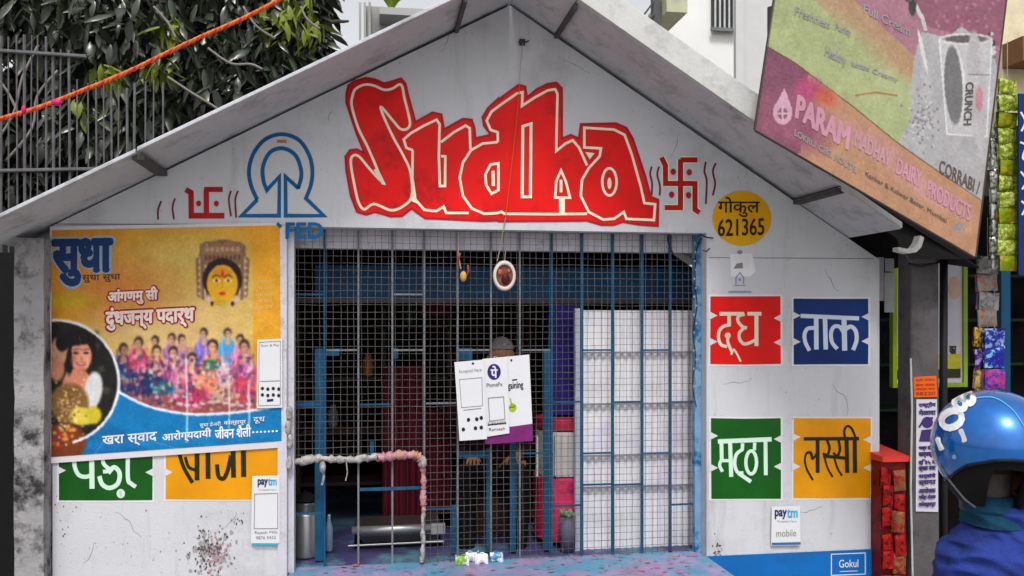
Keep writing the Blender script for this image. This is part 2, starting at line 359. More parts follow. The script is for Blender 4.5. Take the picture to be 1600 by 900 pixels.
# rafter ends under the sheets
RAFT = M('rafter_timber', (86, 84, 84), .8, var=.2, scale=12, bump=.4)
for px, zf, wd in ((253, zl, .05), (713, zl, .018), (869, zr, .018), (1246, zr, .05)):
    x = P(px, 300).x; z = zf(x)
    boxp('rafter_end', (x-wd/2, YF+.03, z-.026), (x+wd/2, .1, z-.001), RAFT, kiosk)
# curled corner of the last sheet
def curl(m):
    pts = [(1404, 392), (1420, 396), (1432, 394), (1440, 386), (1444, 371)]; top = [(1404, 386), (1418, 389), (1428, 387), (1434, 380), (1438, 368)]
    for i in range(4):
        q = [P(*pts[i], YF-.01), P(*pts[i+1], YF-.01), P(*top[i+1], YF-.01), P(*top[i], YF-.01)]
        m.hexa(q, [p+Vector((0, .05, 0)) for p in q])
part('curled_sheet_edge', FASC, kiosk, curl)

# wire mesh, real wires
MY = .085
mx0, mx1 = P(455, 600, MY).x, P(1094, 600, MY).x; mz1 = ZT+.002; hx = P(662, 600, MY).x; hz = P(600, 716, MY).z
hm = MB(); pit = .0345; r = .0013
nx = int((mx1-mx0)/pit); z = ZS+.01
def wob(a, b, horiz):
    n = max(2, int(abs(b-a)/.14)); return [a+(b-a)*i/n for i in range(n+1)]
for i in range(nx+1):
    x = mx0+pit*i+random.uniform(-.003, .003); z0 = hz if x < hx else ZS+.002
    hm.tube([(x+random.uniform(-.0025, .0025), MY+random.uniform(-.002, .002), zz) for zz in wob(z0, mz1, 0)], r*random.uniform(.8, 1.3), 4, cap=False)
z = ZS+.012
while z < mz1:
    x0 = mx0 if z > hz else hx
    hm.tube([(xx, MY-.002+random.uniform(-.002, .002), z+random.uniform(-.003, .003)) for xx in wob(x0, mx1, 1)], r*random.uniform(.8, 1.3), 4, cap=False)
    z += pit+random.uniform(-.002, .002)
hm.build('wire_mesh', WIRE, kiosk, kind='stuff')
# bars and staggered rungs
GY = .105
V = [457, 507, 560, 613, 663, 715, 767, 812, 862, 909, 957, 1003, 1047, 1090]
vx = [P(p, 600, GY).x for p in V]
blue = {0, 1, 8, 9, 10, 11, 12, 13}
for i, x in enumerate(vx):
    wd = .0045 if i < 8 else (.0055 if i < 9 else .0075)
    boxp('grille_bar', (x-wd, GY-.005, ZS-.001), (x+wd, GY+.007, ZT-.002) if i != 11 else (x+wd, GY+.007, ZT-.002), BLUEP if i in blue else GREYB, kiosk)
RY = {0: [460, 632, 802], 1: [547], 2: [632], 3: [460, 547], 4: [630, 795], 5: [547, 712], 6: [632], 7: [547, 708], 8: [628, 790], 9: [547, 708, 757], 10: [628, 757], 11: [547, 708], 12: [628, 788]}
for i, ys in RY.items():
    for y in ys:
        z = P((V[i]+V[i+1])/2, y, GY).z; bl = i in (0, 8, 9, 10, 11, 12) or y > 700 or (i == 2)
        boxp('grille_rung', (vx[i]+.008, GY-.004, z-.0045), (vx[i+1]-.0078, GY+.006, z+.0045), BLUEP if bl else GREYB, kiosk)
z = P(610, 763, GY).z; boxp('grille_rung', (vx[2]+.008, GY-.009, z-.008), (vx[4]-.008, GY-.0055, z+.008), BLUEP, kiosk)
# inner blue posts and rails behind the cage
for a, y0, b, y1 in ((492, 545, 505, 876), (760, 700, 768, 862), (797, 690, 806, 862), (850, 545, 861, 858), (706, 790, 713, 862), (578, 690, 584, 720)):
    p = P(a, y0, .2); q = P(b, y1, .2); boxp('inner_post', (p.x, .2, max(q.z, ZS)), (q.x, .225, p.z), BLUEP, kiosk)
for a, y0, b, y1 in ((509, 545, 530, 556), (713, 544, 738, 562), (715, 706, 759, 714), (458, 628, 492, 637), (614, 544, 622, 560)):
    p = P(a, y0, .2); q = P(b, y1, .2); boxp('inner_rail', (p.x, .202, q.z), (q.x, .222, p.z), BLUEP, kiosk)
p = P(455, 416, .42); q = P(1096, 468, .42)
boxp('blue_name_board', (P(492, 400, .42).x, .42, q.z), (q.x, .45, P(800, 417, .42).z), BLUEB, kiosk)
boxp('board_cap', (p.x, .40, P(800, 474, .4).z), (q.x, .418, P(800, 466, .4).z), M('dull_grey_trim', (76, 76, 84), .7), kiosk)
# plastic wrapping round the small serving hatch
def wrap(m, pts, r0, sd):
    rnd = random.Random(sd); c = cr(pts, 7); m.tube([P(x+rnd.uniform(-.5, .5), y+rnd.uniform(-1.2, 1.2), .07+rnd.uniform(-.004, .004)) for x, y in c], r0, 9, rr=[r0*rnd.uniform(.62, 1.25) for _ in c])
PLAS = M('crumpled_clear_plastic', (188, 184, 182), .3, var=.25, scale=40, bump=1., bscale=70, rgb2=(120, 112, 112), s2=30, lo=.45, hi=.65)
PPLAS = M('crumpled_pink_plastic', (196, 140, 148), .35, var=.25, scale=35, bump=1., bscale=70, rgb2=(190, 150, 110), s2=14, lo=.5, hi=.6)
part('plastic_wrapping', PLAS, kiosk, lambda m: wrap(m, [(449, 724), (470, 721), (500, 716), (530, 718), (560, 717), (590, 714)], .021, 1), smooth=True)
part('plastic_wrapping', PPLAS, kiosk, lambda m: wrap(m, [(588, 715), (610, 713), (640, 710), (655, 714), (661, 727)], .024, 2), smooth=True, label='pink end of the plastic wrapping')
part('plastic_wrapping', PPLAS, kiosk, lambda m: wrap(m, [(660, 722), (662, 750), (661, 775), (662, 800)], .015, 3), smooth=True, label='pink upright wrapping')
part('plastic_wrapping', PLAS, kiosk, lambda m: wrap(m, [(662, 798), (660, 825), (661, 850), (659, 878)], .011, 4), smooth=True)
for i, (x, y) in enumerate(((452, 724), (504, 730), (662, 722), (452, 645), (450, 668), (453, 690))):
    part('plastic_knot', PLAS, kiosk, lambda m: m.ball(P(x, y, .045 if x > 460 else -.01), .016, .014, .03 if x > 460 else .036), smooth=True)
part('plastic_shred', PLAS, kiosk, lambda m: (m.tube([P(505, 730, .06), P(506, 745, .055), P(503, 758, .05)], .006, 5), m.tube([P(541, 722, .06), P(543, 738, .06), P(540, 751, .05)], .003, 5)))

# painted marks on the wall
def cc(x0, y0, s): return lambda pts: [(x0+a/s, y0+b/s) for a, b in pts]
A = cc(530, 110, 964/270); B = cc(780, 110, 964/270)
sil = A([(40,130),(50,85),(85,60),(150,42),(200,50),(250,72),(300,60),(345,45),(370,75),(385,140),(410,230),(425,288),(520,235),(570,245),(585,328),(690,270),(740,275),(755,320),(760,378),(840,360),(838,348),(808,310),(800,260),(830,210),(890,155)]) \
    + B([(0,160),(60,115),(110,80),(145,90),(155,150),(210,105),(270,75),(320,68),(350,100),(350,380),(400,360),(445,380),(455,300),(650,295),(710,320),(745,380),(775,470),(815,590),(845,705),(888,722),(885,868),(780,860),(690,845),(640,862),(570,862),(490,838),(300,840),(0,842)]) \
    + A([(880,838),(800,840),(565,828),(480,825),(430,790),(405,770),(350,812),(290,815),(200,790),(150,805),(100,790),(65,700),(40,560),(35,480),(60,445),(100,440),(140,460),(100,360),(60,240),(40,180)])
lg = Paint(wallf, .0012); lg.poly(sil); name_o = lg.build('painted_name', REDP, kiosk, label='large red painted word on the gable')
e = Paint(wallf, .0022); e.line(sil, 3.4, closed=True); e.build('painted_outline', DREDP, name_o)
ln = Paint(wallf, .0026); lw = 3.9
ln.line(A([(75,140),(90,105),(140,80),(195,85),(250,108),(295,102),(345,80),(365,160),(385,240),(395,300),(375,328),(340,325),(300,280),(235,205),(245,250),(300,370),(360,480),(398,570),(405,700),(360,755),(290,780),(195,745),(140,775),(108,735),(85,640),(65,520),(75,478),(110,480),(170,550),(230,615)]), lw, smooth=True)
ln.line(A([(230,615),(215,560),(160,430),(110,330),(80,240),(68,180),(75,140)]), lw, smooth=True)
ln.line(A([(410,445),(375,432),(360,385),(400,350),(470,310),(543,275),(560,300),(556,480),(562,645),(590,645),(592,480),(568,478)]), lw)
ln.line(A([(568,400),(640,345),(705,308),(728,322),(732,440)]), lw)
ln.line(A([(410,445),(408,600),(425,720),(475,778),(540,785),(583,760),(597,795),(722,795)]), lw)
ln.line(A([(885,400),(800,408),(735,445),(690,515),(672,600),(690,700),(740,770),(810,800),(880,796),(905,788),(925,802)]), lw)
ln.line(A([(885,400),(884,345),(845,332),(823,280),(850,230),(910,185)])+B([(40,170),(100,128),(130,122),(127,198),(200,150),(270,112),(312,105),(325,130),(318,450),(370,408),(410,390),(445,430),(490,530)]), lw)
ln.line(B([(25,800),(300,802),(490,800)]), lw)
ln.line(A([(888,518),(845,525),(815,580),(820,640),(850,688),(888,668)]), lw, closed=True)
ln.line(A([(858,560),(860,645)]), 5)
ln.line(B([(132,312),(178,298),(174,705),(128,705)]), lw+.6, closed=True)
ln.line(B([(345,558),(318,620),(312,710),(395,710),(372,620)]), lw, closed=True); ln.line(B([(345,610),(345,680)]), 4.5)
ln.line(B([(350,714),(350,800)]), 9)
ln.line(B([(475,320),(640,330),(700,360),(740,470),(790,650),(810,740),(870,747),(863,835),(710,828),(695,790),(640,828),(580,832),(500,790),(455,700),(462,610),(500,545),(560,480),(568,435),(475,430)]), lw, closed=True)
el = [(615+40*math.cos(t), 622+76*math.sin(t)) for t in np.linspace(0, 2*math.pi, 24, endpoint=False)]
ln.line(B(el), lw, closed=True); ln.ell(*B([(615, 630)])[0], 3.2, 9)
ln.poly(B([(480,455),(532,462),(505,497)]))
ln.poly(A([(192,555),(215,545),(262,640),(238,636)])); ln.poly(A([(396,690),(412,700),(438,745),(405,730)]))
ln.build('painted_highlight_line', CREAM, name_o)
# swastik marks: Hindu good luck signs painted either side of the name
F5 = cc(1000, 230, 5.295); G = cc(230, 200, 5.0)
HRED = M('marker_red_paint', (176, 18, 24), .6, var=.2, scale=10); WINE = M('thin_wine_paint', (122, 20, 52), .6)
def swr(pt, gr, w0, fn=F5):
    for L in ([(335,100),(335,520)], [(335,105),(475,105)], [(335,500),(205,500)], [(205,300),(455,300)], [(212,318),(210,150),(178,85)], [(455,282),(455,515),(492,542)]): pt.line(fn(L), w0)
u = Paint(wallf, .0012); swr(u, 0, 11.5); so2 = u.build('painted_swastik', CREAM, kiosk, label='pale outline of the right hand swastik')
u = Paint(wallf, .0024); swr(u, 0, 8.2)
for x, y in ((275,203),(408,207),(262,392),(402,397)): u.ell(*F5([(x, y)])[0], 4.2, 5)
u.build('painted_swastik', HRED, kiosk)
u = Paint(wallf, .0012)
for L in ([(98,160),(84,220),(100,300),(96,400)], [(157,160),(143,230),(165,320),(163,400)], [(545,120),(533,200),(552,280),(545,470)], [(628,130),(603,200),(622,300),(602,400)]): u.line(F5(L), 3, smooth=True)
for L in ([(110,570),(85,640),(85,715)], [(217,550),(198,620),(210,715)], [(655,490),(638,560),(655,690)], [(710,490),(688,560),(695,700)]): u.line(G(L), 2.8, smooth=True)
u.build('painted_wavy_mark', WINE, kiosk)
u = Paint(wallf, .0014); u.line(G([(300,480),(342,505),(345,705)]), 8.5); u.line(G([(325,685),(603,685)]), 9); u.line(G([(462,690),(462,478)]), 8.5); u.line(G([(445,480),(590,480)]), 8)
u.ell(*G([(402, 590)])[0], 4, 4.6); u.ell(*G([(540, 590)])[0], 4, 4.6); u.build('painted_swastik', HRED, kiosk, label='half worn swastik left of the blue emblem')
# emblem
u = Paint(wallf, .0014)
EMB = [(860,560),(812,450),(795,330),(830,200),(920,90),(1050,48),(1180,90),(1260,200),(1290,320),(1280,440),(1240,550)]
u.line(cr(G(EMB), 5)+G([(1380,685),(1082,685),(1080,380),(1180,470)])+cr(G([(1180,470),(1205,350),(1160,215),(1060,158),(960,190),(905,300),(908,410),(935,485)]), 5)+G([(1033,380),(1030,685),(738,685),(860,560)]), 6.2)
emb_o = u.build('painted_emblem', SBLUE, kiosk, label='blue arched dairy emblem left of the name')
u = Paint(wallf, .0012); u.poly(G([(1015,92),(1088,92),(1088,116),(1015,116)])); u.build('painted_dot', M('orange_dot', (190, 120, 70)), emb_o)
u = Paint(wallf, .0152); u.text('FED', G([(1085,742)])[0], G([(1372,742)])[0], G([(1085,862)])[0], bold=.045); u.line(G([(1015,742),(1045,775)]), 5); u.build('painted_letters', SBLUE, emb_o)
# phone number disc
u = Paint(wallf, .0014); u.ell(1159, 341, 46, 43, 48)
disc = u.build('painted_disc', M('marigold_paint', (238, 166, 4), .6, var=.12, scale=9, rgb2=(214, 172, 10), s2=9, lo=.46, hi=.6), kiosk, label='round yellow disc with name and number')
u = Paint(wallf, .0026); u.text('गोकुल', (1122, 308), (1187, 308), (1122, 339), bold=.012); u.text('621365', (1122, 343), (1194, 341), (1122, 369), bold=.018)
u.build('painted_lettering', M('brown_black_paint', (58, 34, 12), .6), disc)
# faint emblem
FA = M('faded_lavender_paint', (140, 136, 190), .7, var=.1)
u = Paint(wallf, .0012); u.line([(1138, 456), (1174, 456)], 2.6); u.line([(1147, 446), (1165, 446)], 1.6); u.line([(1150, 444), (1150, 434), (1156, 426), (1162, 434), (1162, 444)], 1.8); u.ell(1156, 437, 2, 2.4)
u.build('faded_emblem', FA, kiosk); u = Paint(wallf, .001); u.poly([(1141, 397), (1175, 396), (1181, 424), (1172, 432), (1142, 432)]); u.build('bright_patch', M('fresh_white', (226, 224, 228), .8), kiosk)
u = Paint(wallf, .0016); u.ell(1156, 394, 4, 3); u.poly([(1151, 412), (1160, 410), (1161, 419), (1146, 420)]); u.build('faded_emblem', INKG, kiosk)
# joint line across the wall
u = Paint(wallf, .0008); u.line([(1108, 402.5), (1366, 404)], 1.2); u.build('wall_joint', M('joint_dirt', (128, 126, 128), .9), kiosk)
u = Paint(wallf, .0008); u.line([(88, 350), (440, 351)], 1.5); u.build('wall_joint', MATS['joint_dirt'], kiosk)
def crack(x, y, n, ang, sd):
    rnd = random.Random(sd); pts = [(x, y)]
    for _ in range(n): ang += rnd.uniform(-.5, .5); st_ = rnd.uniform(3, 7); x += math.cos(ang)*st_; y += math.sin(ang)*st_; pts.append((x, y))
    Paint(wallf, .0007).line(pts, [.5, .9, .7, .5, .3]).build('plaster_crack', MATS['joint_dirt'], kiosk)
for i, (x, y, n, a_) in enumerate(((700, 40, 9, 1.2), (880, 95, 10, .5), (1060, 210, 8, 1.4), (1300, 600, 12, 1.3), (1130, 600, 9, .3), (180, 800, 12, .2), (130, 880, 7, -.9), (520, 170, 6, 2.2), (1290, 420, 9, 1.7), (1250, 800, 8, .3), (370, 800, 8, 1.8))): crack(x, y, n, a_, i)
# painted product panels
KEEP = M('notch_white', (214, 212, 216), .75, var=.04)
def panel(px0, py0, px1, py1, mat, notch, strokes, smat, label, ctype=None):
    u = Paint(wallf, .0012); u.poly([(px0-3, py0-3), (px1+3, py0-3), (px1+3, py1+3), (px0-3, py1+3)]); u.build('panel_border', M('border_white', (224, 222, 226), .75, var=.03), kiosk)
    u = Paint(wallf, .0024)
    wob_ = lambda a: a+random.uniform(-.7, .7)
    u.poly([(wob_(px0), wob_(py0)), (wob_((px0+px1)/2), wob_(py0)), (wob_(px1), wob_(py0)), (wob_(px1), wob_((py0+py1)/2)), (wob_(px1), wob_(py1)), (wob_((px0+px1)/2), wob_(py1)), (wob_(px0), wob_(py1))])
    po = u.build('painted_panel', mat, kiosk, label=label)
    for sx, y in notch:
        u = Paint(wallf, .0030)
        x = px0 if sx < 0 else px1; d = 11 if sx < 0 else -11
        u.poly([(x-d*.25, y-7), (x+d, y), (x-d*.25, y+7)])
        u.build('painted_notch', KEEP, po)
    u = Paint(wallf, .0036)
    for st in strokes: u.line(*st[:2], **(st[2] if len(st) > 2 else {}))
    u.build('painted_lettering', smat, po)
D2 = cc(1090, 450, 5.517); D3 = cc(1090, 640, 5.517); D4 = cc(80, 700, 4.324); sm = dict(smooth=True)
def ring(cx, cy, rx, ry, n=18): return [(cx+rx*math.cos(2*math.pi*i/n), cy+ry*math.sin(2*math.pi*i/n)) for i in range(n)]
CR2 = M('cream_letter_paint', (228, 222, 196), .6, var=.06)
panel(1110, 463, 1220, 569, M('panel_red', (222, 14, 6), .5, var=.2, scale=5), ((-1, 493), (-1, 534), (1, 497), (1, 535)), [
    (D2([(190,222),(400,222)]), 5.8), (D2([(430,222),(550,222)]), 5.8), (D2([(272,222),(272,325)]), 5.6), (D2([(285,318),(225,330),(185,375),(182,440),(205,490),(255,505)]), 5, sm),
    (D2(ring(260, 410, 12, 12)), 5, dict(closed=True)), (D2([(262,425),(262,470),(300,560)]), 4.6, sm), (D2([(290,575),(310,530),(340,570),(372,635)]), 3, sm),
    (D2([(405,225),(352,245),(350,290),(390,335),(425,345)]), 5, sm), (D2([(400,345),(362,385),(362,440),(400,482),(455,470),(505,445)]), 5, sm), (D2([(507,225),(507,500)]), 6.2)], CR2, 'red painted panel with cream lettering')
CR3 = M('blue_white_letter_paint', (208, 218, 236), .6, var=.06)
panel(1240, 467, 1357, 569, M('panel_navy', (2, 46, 112), .5, var=.3, scale=4), ((-1, 493), (-1, 534), (1, 495), (1, 533)), [
    (D2([(888,240),(1392,262)]), 6.4), (D2([(1022,262),(1024,530)]), 7.2), (D2([(1020,345),(950,350),(922,400),(930,470),(965,540)]), 6, sm), (D2([(1098,262),(1105,530)]), 7),
    (D2([(1262,262),(1268,540)]), 8), (D2([(1262,390),(1225,335),(1175,335),(1150,390),(1160,470),(1205,525)]), 6, sm), (D2([(1270,360),(1320,332),(1362,370),(1370,450),(1340,535)]), 6.4, sm)], CR3, 'dark blue painted panel with white lettering')
CR4 = M('mint_white_letter_paint', (206, 232, 214), .6, var=.06)
panel(1111, 654, 1220, 779, M('panel_green', (12, 84, 16), .5, var=.25, scale=4), ((-1, 681), (-1, 731), (1, 686), (1, 729)), [
    (D3([(175,275),(638,256)]), 7), (D3([(205,280),(208,430)]), 6), (D3([(208,425),(190,480),(215,535)]), 5, sm), (D3([(208,440),(285,440)]), 5), (D3([(280,280),(290,580)]), 6.4),
    (D3([(388,290),(385,345)]), 5.4), (D3([(392,340),(335,385),(320,470),(345,540),(395,545)]), 5.4, sm), (D3([(352,548),(460,622)]), 6),
    (D3([(492,285),(490,350)]), 5.2), (D3(ring(462, 455, 46, 100)), 5.2, dict(closed=True)), (D3([(585,275),(588,565)]), 6)], CR4, 'green painted panel with white lettering')
CR5 = M('black_green_letter_paint', (34, 38, 14), .6, var=.1)
panel(1240, 654, 1360, 778, M('panel_amber', (226, 150, 0), .5, var=.16, scale=4), ((-1, 683), (-1, 729), (1, 687), (1, 731)), [
    (D3([(915,252),(1392,250)]), 5.6), (D3([(1035,255),(1035,545)]), 6), (D3([(1030,370),(992,425),(975,372),(940,375),(925,440),(945,520),(995,608)]), 3.2, sm), (D3([(945,372),(975,372),(990,425)]), 4.4, sm),
    (D3([(1115,262),(1138,330),(1118,390),(1080,375)]), 4, sm), (D3([(1082,400),(1270,418)]), 5), (D3([(1095,410),(1120,500),(1165,582)]), 3, sm), (D3([(1215,262),(1228,340),(1205,400),(1170,370)]), 4, sm), (D3([(1180,420),(1205,500),(1245,570)]), 3, sm),
    (D3([(1285,255),(1290,545)]), 6.4), (D3([(1355,255),(1358,545)]), 6.4), (D3([(1275,255),(1265,185),(1290,142),(1330,165),(1362,240)]), 3.6, sm)], CR5, 'amber painted panel with dark lettering')
panel(92, 640, 238, 782, MATS['panel_green'], ((-1, 735), (1, 738)), [
    (D4([(155,-40),(155,100),(180,175),(225,195),(268,185)]), 6.5, sm), (D4([(272,-40),(276,275)]), 8), (D4([(345,-20),(352,100),(400,150),(350,160)]), 6, sm), (D4([(325,190),(345,245),(395,270),(450,240),(462,170),(425,130),(385,170)]), 7, sm),
    (D4(ring(470, 308, 13, 16)), 7, dict(closed=True)), (D4([(520,-30),(518,200),(540,240),(572,262)]), 6.5, sm)], CR4, 'green painted panel half hidden under the poster')
panel(259, 640, 434, 780, MATS['panel_amber'], ((-1, 738),), [
    (D4([(860,20),(895,130),(955,235)]), 6, sm), (D4([(905,60),(930,130),(985,150)]), 5, sm), (D4([(985,-20),(985,218)]), 7.6), (D4([(1058,-20),(1060,208)]), 7.6),
    (D4([(1120,110),(1130,190),(1165,205),(1192,150),(1215,50)]), 6.5, sm), (D4([(1228,-20),(1232,200)]), 7.6), (D4([(1298,-20),(1300,195)]), 8)], CR5, 'amber painted panel half hidden under the poster')
# blue dado right of the window
zd = P(1240, 863).z
boxp('painted_dado', (OX1+.002, -.006, .004), (XR+.003, -.001, zd), M('dado_blue', (10, 104, 184), .55, var=.14, scale=3, rgb2=(18, 84, 138), s2=3, lo=.5, hi=.7), kiosk)
df = lambda x, y, off: P(x, y, -.006-off)
u = Paint(df, .001); u.line([(1299, 866), (1352, 864), (1352, 897), (1299, 899)], 1.4, closed=True); u.line([(1312, 893), (1340, 892)], 1); u.text('Gokul', (1311, 875), (1341, 874), (1311, 887), bold=.01); u.build('painted_frame_mark', CARD, kiosk)
# peeled paint and splatter
def splat(cx, cy, rx, ry, n, s0, s1, mat, sd):
    rnd = random.Random(sd); u = Paint(wallf, .0008)
    for i in range(n):
        x = rnd.gauss(cx, rx); y = rnd.gauss(cy, ry); s = rnd.uniform(s0, s1); k = rnd.randint(4, 7)
        u.poly([(x+s*rnd.uniform(.4, 1.2)*math.cos(2*math.pi*j/k), y+s*1.4*rnd.uniform(.4, 1.2)*math.sin(2*math.pi*j/k)) for j in range(k)]); u.off -= .0001
    u.build('paint_peel', mat, kiosk, kind='stuff')
splat(328, 864, 18, 22, 60, 1.5, 5.5, M('smudged_plaster', (160, 156, 156), .95, var=.2, scale=40), 9); splat(325, 862, 15, 19, 170, .5, 2.2, M('bare_dark_plaster', (88, 84, 84), .95), 1); splat(338, 868, 9, 13, 90, .8, 3.2, M('pink_undercoat', (172, 140, 146), .95, var=.3, scale=30), 2)
splat(1122, 855, 5, 8, 24, .6, 2., MATS['bare_dark_plaster'], 3); splat(370, 815, 9, 4, 14, .5, 1.6, MATS['bare_dark_plaster'], 4); splat(100, 810, 10, 30, 22, .5, 1.6, MATS['bare_dark_plaster'], 5)
splat(600, 120, 240, 60, 40, .4, 1.1, MATS['bare_dark_plaster'], 6) if False else None
splat(1240, 620, 60, 120, 26, .4, 1.2, MATS['joint_dirt'], 7); splat(230, 850, 80, 25, 40, .4, 1.5, MATS['joint_dirt'], 8)

# ------------------------------------------------------------------ pillar and the dark boards filling the gap left of it
pl = MB(); a, b = P(22, 500, -.1).x, XL-.004; zt = P(50, 372, -.1).z
k = 8
for i in range(k):
    z0, z1 = zt*i/k, zt*(i+1)/k
vs = []; n = 28; sec = [(a, -.14), (a+.004, -.02), (a, .1), (b-.004, .1), (b, -.14)]
ys = np.linspace(0, zt, n)
ring4 = [(a, -.1), (b, -.1), (b, .12), (a, .12)]
seg = []
for (x0, y0), (x1, y1) in zip(ring4, ring4[1:]+ring4[:1]):
    for t in range(5): seg.append((x0+(x1-x0)*t/5, y0+(y1-y0)*t/5))
m = len(seg)
for z in ys:
    for x, y in seg:
        d = mnoise.noise(Vector((x*9, y*9, z*7)))*.008; vs.append((x+d, y-d, z))
pl.add(vs, [(i*m+j, i*m+(j+1) % m, (i+1)*m+(j+1) % m, (i+1)*m+j) for i in range(n-1) for j in range(m)]+[tuple((n-1)*m+j for j in range(m))])
pl.build('cement_pillar', PILL, label='rough grey cement pillar at the left end of the booth', cat='pillar', smooth=False)
sh = empty('dark_gap_filler', (-2.6, .9, 0), 'near-black boards put in for the darkness left of the cement pillar', 'backing')  # near-black boards added where the gap beside the pillar is only dark
boxp('wall', (-4.6, .5, 0), (XL-.06, .62, 1.95), DARK, sh)  # near-black backing added for the darkness beside the pillar
for i in range(9):
    x = -4.5+i*.32; boxp('gap_filler_board', (x, .47, 0), (x+.3, .498, 1.93-.03*(i % 3)), DARK, sh)

# ------------------------------------------------------------------ festival poster
QP = [(81, 360), (437, 352), (440, 689), (80, 714)]
cv = Canvas(76, 348, 444, 718, 1.0, (200, 130, 12))
cv.ell(300, 480, 150, 130, (200, 168, 84), 90); cv.ell(260, 520, 120, 60, (206, 172, 110), 60); cv.ell(180, 450, 80, 40, (196, 124, 52), 50)
cv.poly([(395, 345), (450, 345), (450, 640), (395, 640)], (214, 146, 26), .8); cv.ell(110, 470, 40, 14, (186, 148, 20), 12)
cv.poly([(180, 545), (392, 540), (400, 645), (180, 640)], (176, 130, 96), .7); cv.poly([(180, 600), (400, 610), (400, 648), (180, 645)], (130, 60, 70), .8)
rp0 = random.Random(8)
def fig(x, y, col, skin=(196, 150, 120), s=1., col2=None, hair=(40, 26, 24)):
    cv.ell(x, y+42*s, 17*s, 34*s, col, 3); cv.ell(x-6*s, y+30*s, 12*s, 12*s, col, 3)
    if col2: cv.ell(x+5*s, y+46*s, 8*s, 26*s, col2, 3); cv.line([(x-12*s, y+26*s), (x+10*s, y+60*s)], 4*s, col2)
    cv.ell(x, y-1, 7.4*s, 9*s, hair, 2.5, al=.85); cv.ell(x+rp0.uniform(-1.5, 1.5), y+2*s, 5.2*s, 6.8*s, skin, 1.5); cv.ell(x-2*s, y+1*s, 1.2, 1, (70, 40, 36), 1, al=.7); cv.ell(x+2.4*s, y+1*s, 1.2, 1, (70, 40, 36), 1, al=.7); cv.line([(x-9*s, y+2), (x-11*s, y+24*s), (x-4*s, y+60*s)], 3*s, tuple(min(255, c_+50) for c_ in col), .6); cv.ell(x, y+16*s, 5*s, 7*s, skin, 2)
for a_ in ((268, 528, (150, 90, 150)), (283, 530, (176, 120, 150)), (318, 520, (120, 100, 190)), (355, 520, (70, 150, 200)), (242, 532, (200, 150, 90)), (375, 530, (200, 130, 170))): fig(a_[0], a_[1], a_[2], s=.85)
for a_ in ((192, 545, (20, 40, 90), (160, 110, 90), 1., (30, 70, 120)), (216, 535, (176, 40, 84), (190, 140, 120), 1., (200, 80, 120)), (244, 548, (120, 36, 60), (200, 160, 130), 1., (150, 60, 90)), (270, 550, (150, 60, 110), (200, 150, 120), 1., (200, 120, 160)),
           (300, 560, (200, 80, 110), (210, 160, 130), 1.05, (214, 140, 130)), (381, 540, (190, 70, 130), (190, 140, 110), 1.1, (220, 120, 180)), (332, 540, (214, 120, 90), (206, 150, 110), 1.15, (190, 150, 160))): fig(*a_[:5], col2=a_[5])
cv.ell(222, 600, 36, 20, (22, 44, 96), 6); cv.ell(255, 606, 18, 10, (16, 110, 116), 4); cv.ell(330, 572, 13, 11, (30, 130, 84), 3); cv.ell(330, 600, 24, 22, (214, 128, 96), 5); cv.ell(305, 620, 26, 14, (180, 50, 90), 5); cv.ell(380, 610, 16, 22, (204, 60, 80), 5); cv.ell(350, 585, 12, 20, (206, 176, 190), 5); cv.ell(345, 618, 22, 9, (196, 150, 130), 4)
rp = random.Random(3)
for i in range(620):
    x, y = rp.uniform(186, 396), rp.uniform(556, 640); cv.ell(x, y, rp.uniform(1., 4), rp.uniform(1.2, 5), rp.choice([(30, 40, 90), (24, 70, 90), (214, 150, 160), (150, 50, 90), (60, 40, 90), (226, 190, 160), (120, 70, 60), (190, 90, 130), (90, 40, 50), (230, 210, 200)]), 1.5, al=.55)
for i in range(10): cv.ell(280+i*12, 630+3*math.sin(i), 5, 2.4, (220, 196, 190), 1.5, al=.8)
# wave
wv = cr([(150, 600), (183, 611), (230, 634), (290, 646), (340, 646), (400, 640), (446, 630)], 6)
cv.poly(wv+[(450, 730), (70, 730), (70, 700), (120, 690)], (8, 112, 170)); cv.line(wv, 4, (222, 226, 240))
cv.poly([(70, 690), (170, 660), (260, 720), (70, 730)], (8, 88, 150), .6)
for i in range(6): cv.ell(90+60*i, 700-5*i, 30, 6, (20, 130, 190), 8, al=.4)
# round photograph
cv.ell(88, 597, 99, 99, (226, 228, 232), 1); cv.ell(88, 597, 95, 95, (26, 25, 22), 1)
for x, y, r_ in ((158, 577, 5), (150, 540, 6), (165, 610, 6), (150, 520, 4)): cv.ell(x, y, r_, r_, (66, 64, 54), 5, al=.8)
cv.ell(122, 545, 27, 32, (16, 12, 12), 3); cv.ell(92, 548, 14, 22, (190, 140, 110), 3); cv.ell(88, 575, 12, 20, (180, 120, 90), 4); cv.ell(97, 535, 10, 14, (20, 14, 12), 3)
cv.ell(120, 605, 24, 30, (206, 128, 98), 3); cv.ell(145, 610, 14, 30, (206, 204, 206), 3, 8); cv.ell(126, 556, 17, 23, (222, 146, 116), 2); cv.ell(124, 530, 20, 9, (18, 12, 12), 3, -8); cv.ell(108, 565, 5, 20, (18, 12, 12), 2)
cv.ell(134, 558, 6, 12, (236, 172, 140), 5, al=.7); cv.ell(114, 562, 4, 10, (180, 104, 82), 4, al=.7); cv.ell(126, 577, 9, 3, (190, 110, 88), 3, al=.7)
for x in (118, 134): cv.ell(x, 551, 3.8, 2., (30, 16, 14), 1.5); cv.line([(x-4, 546), (x+4, 545)], 1.2, (60, 30, 26))
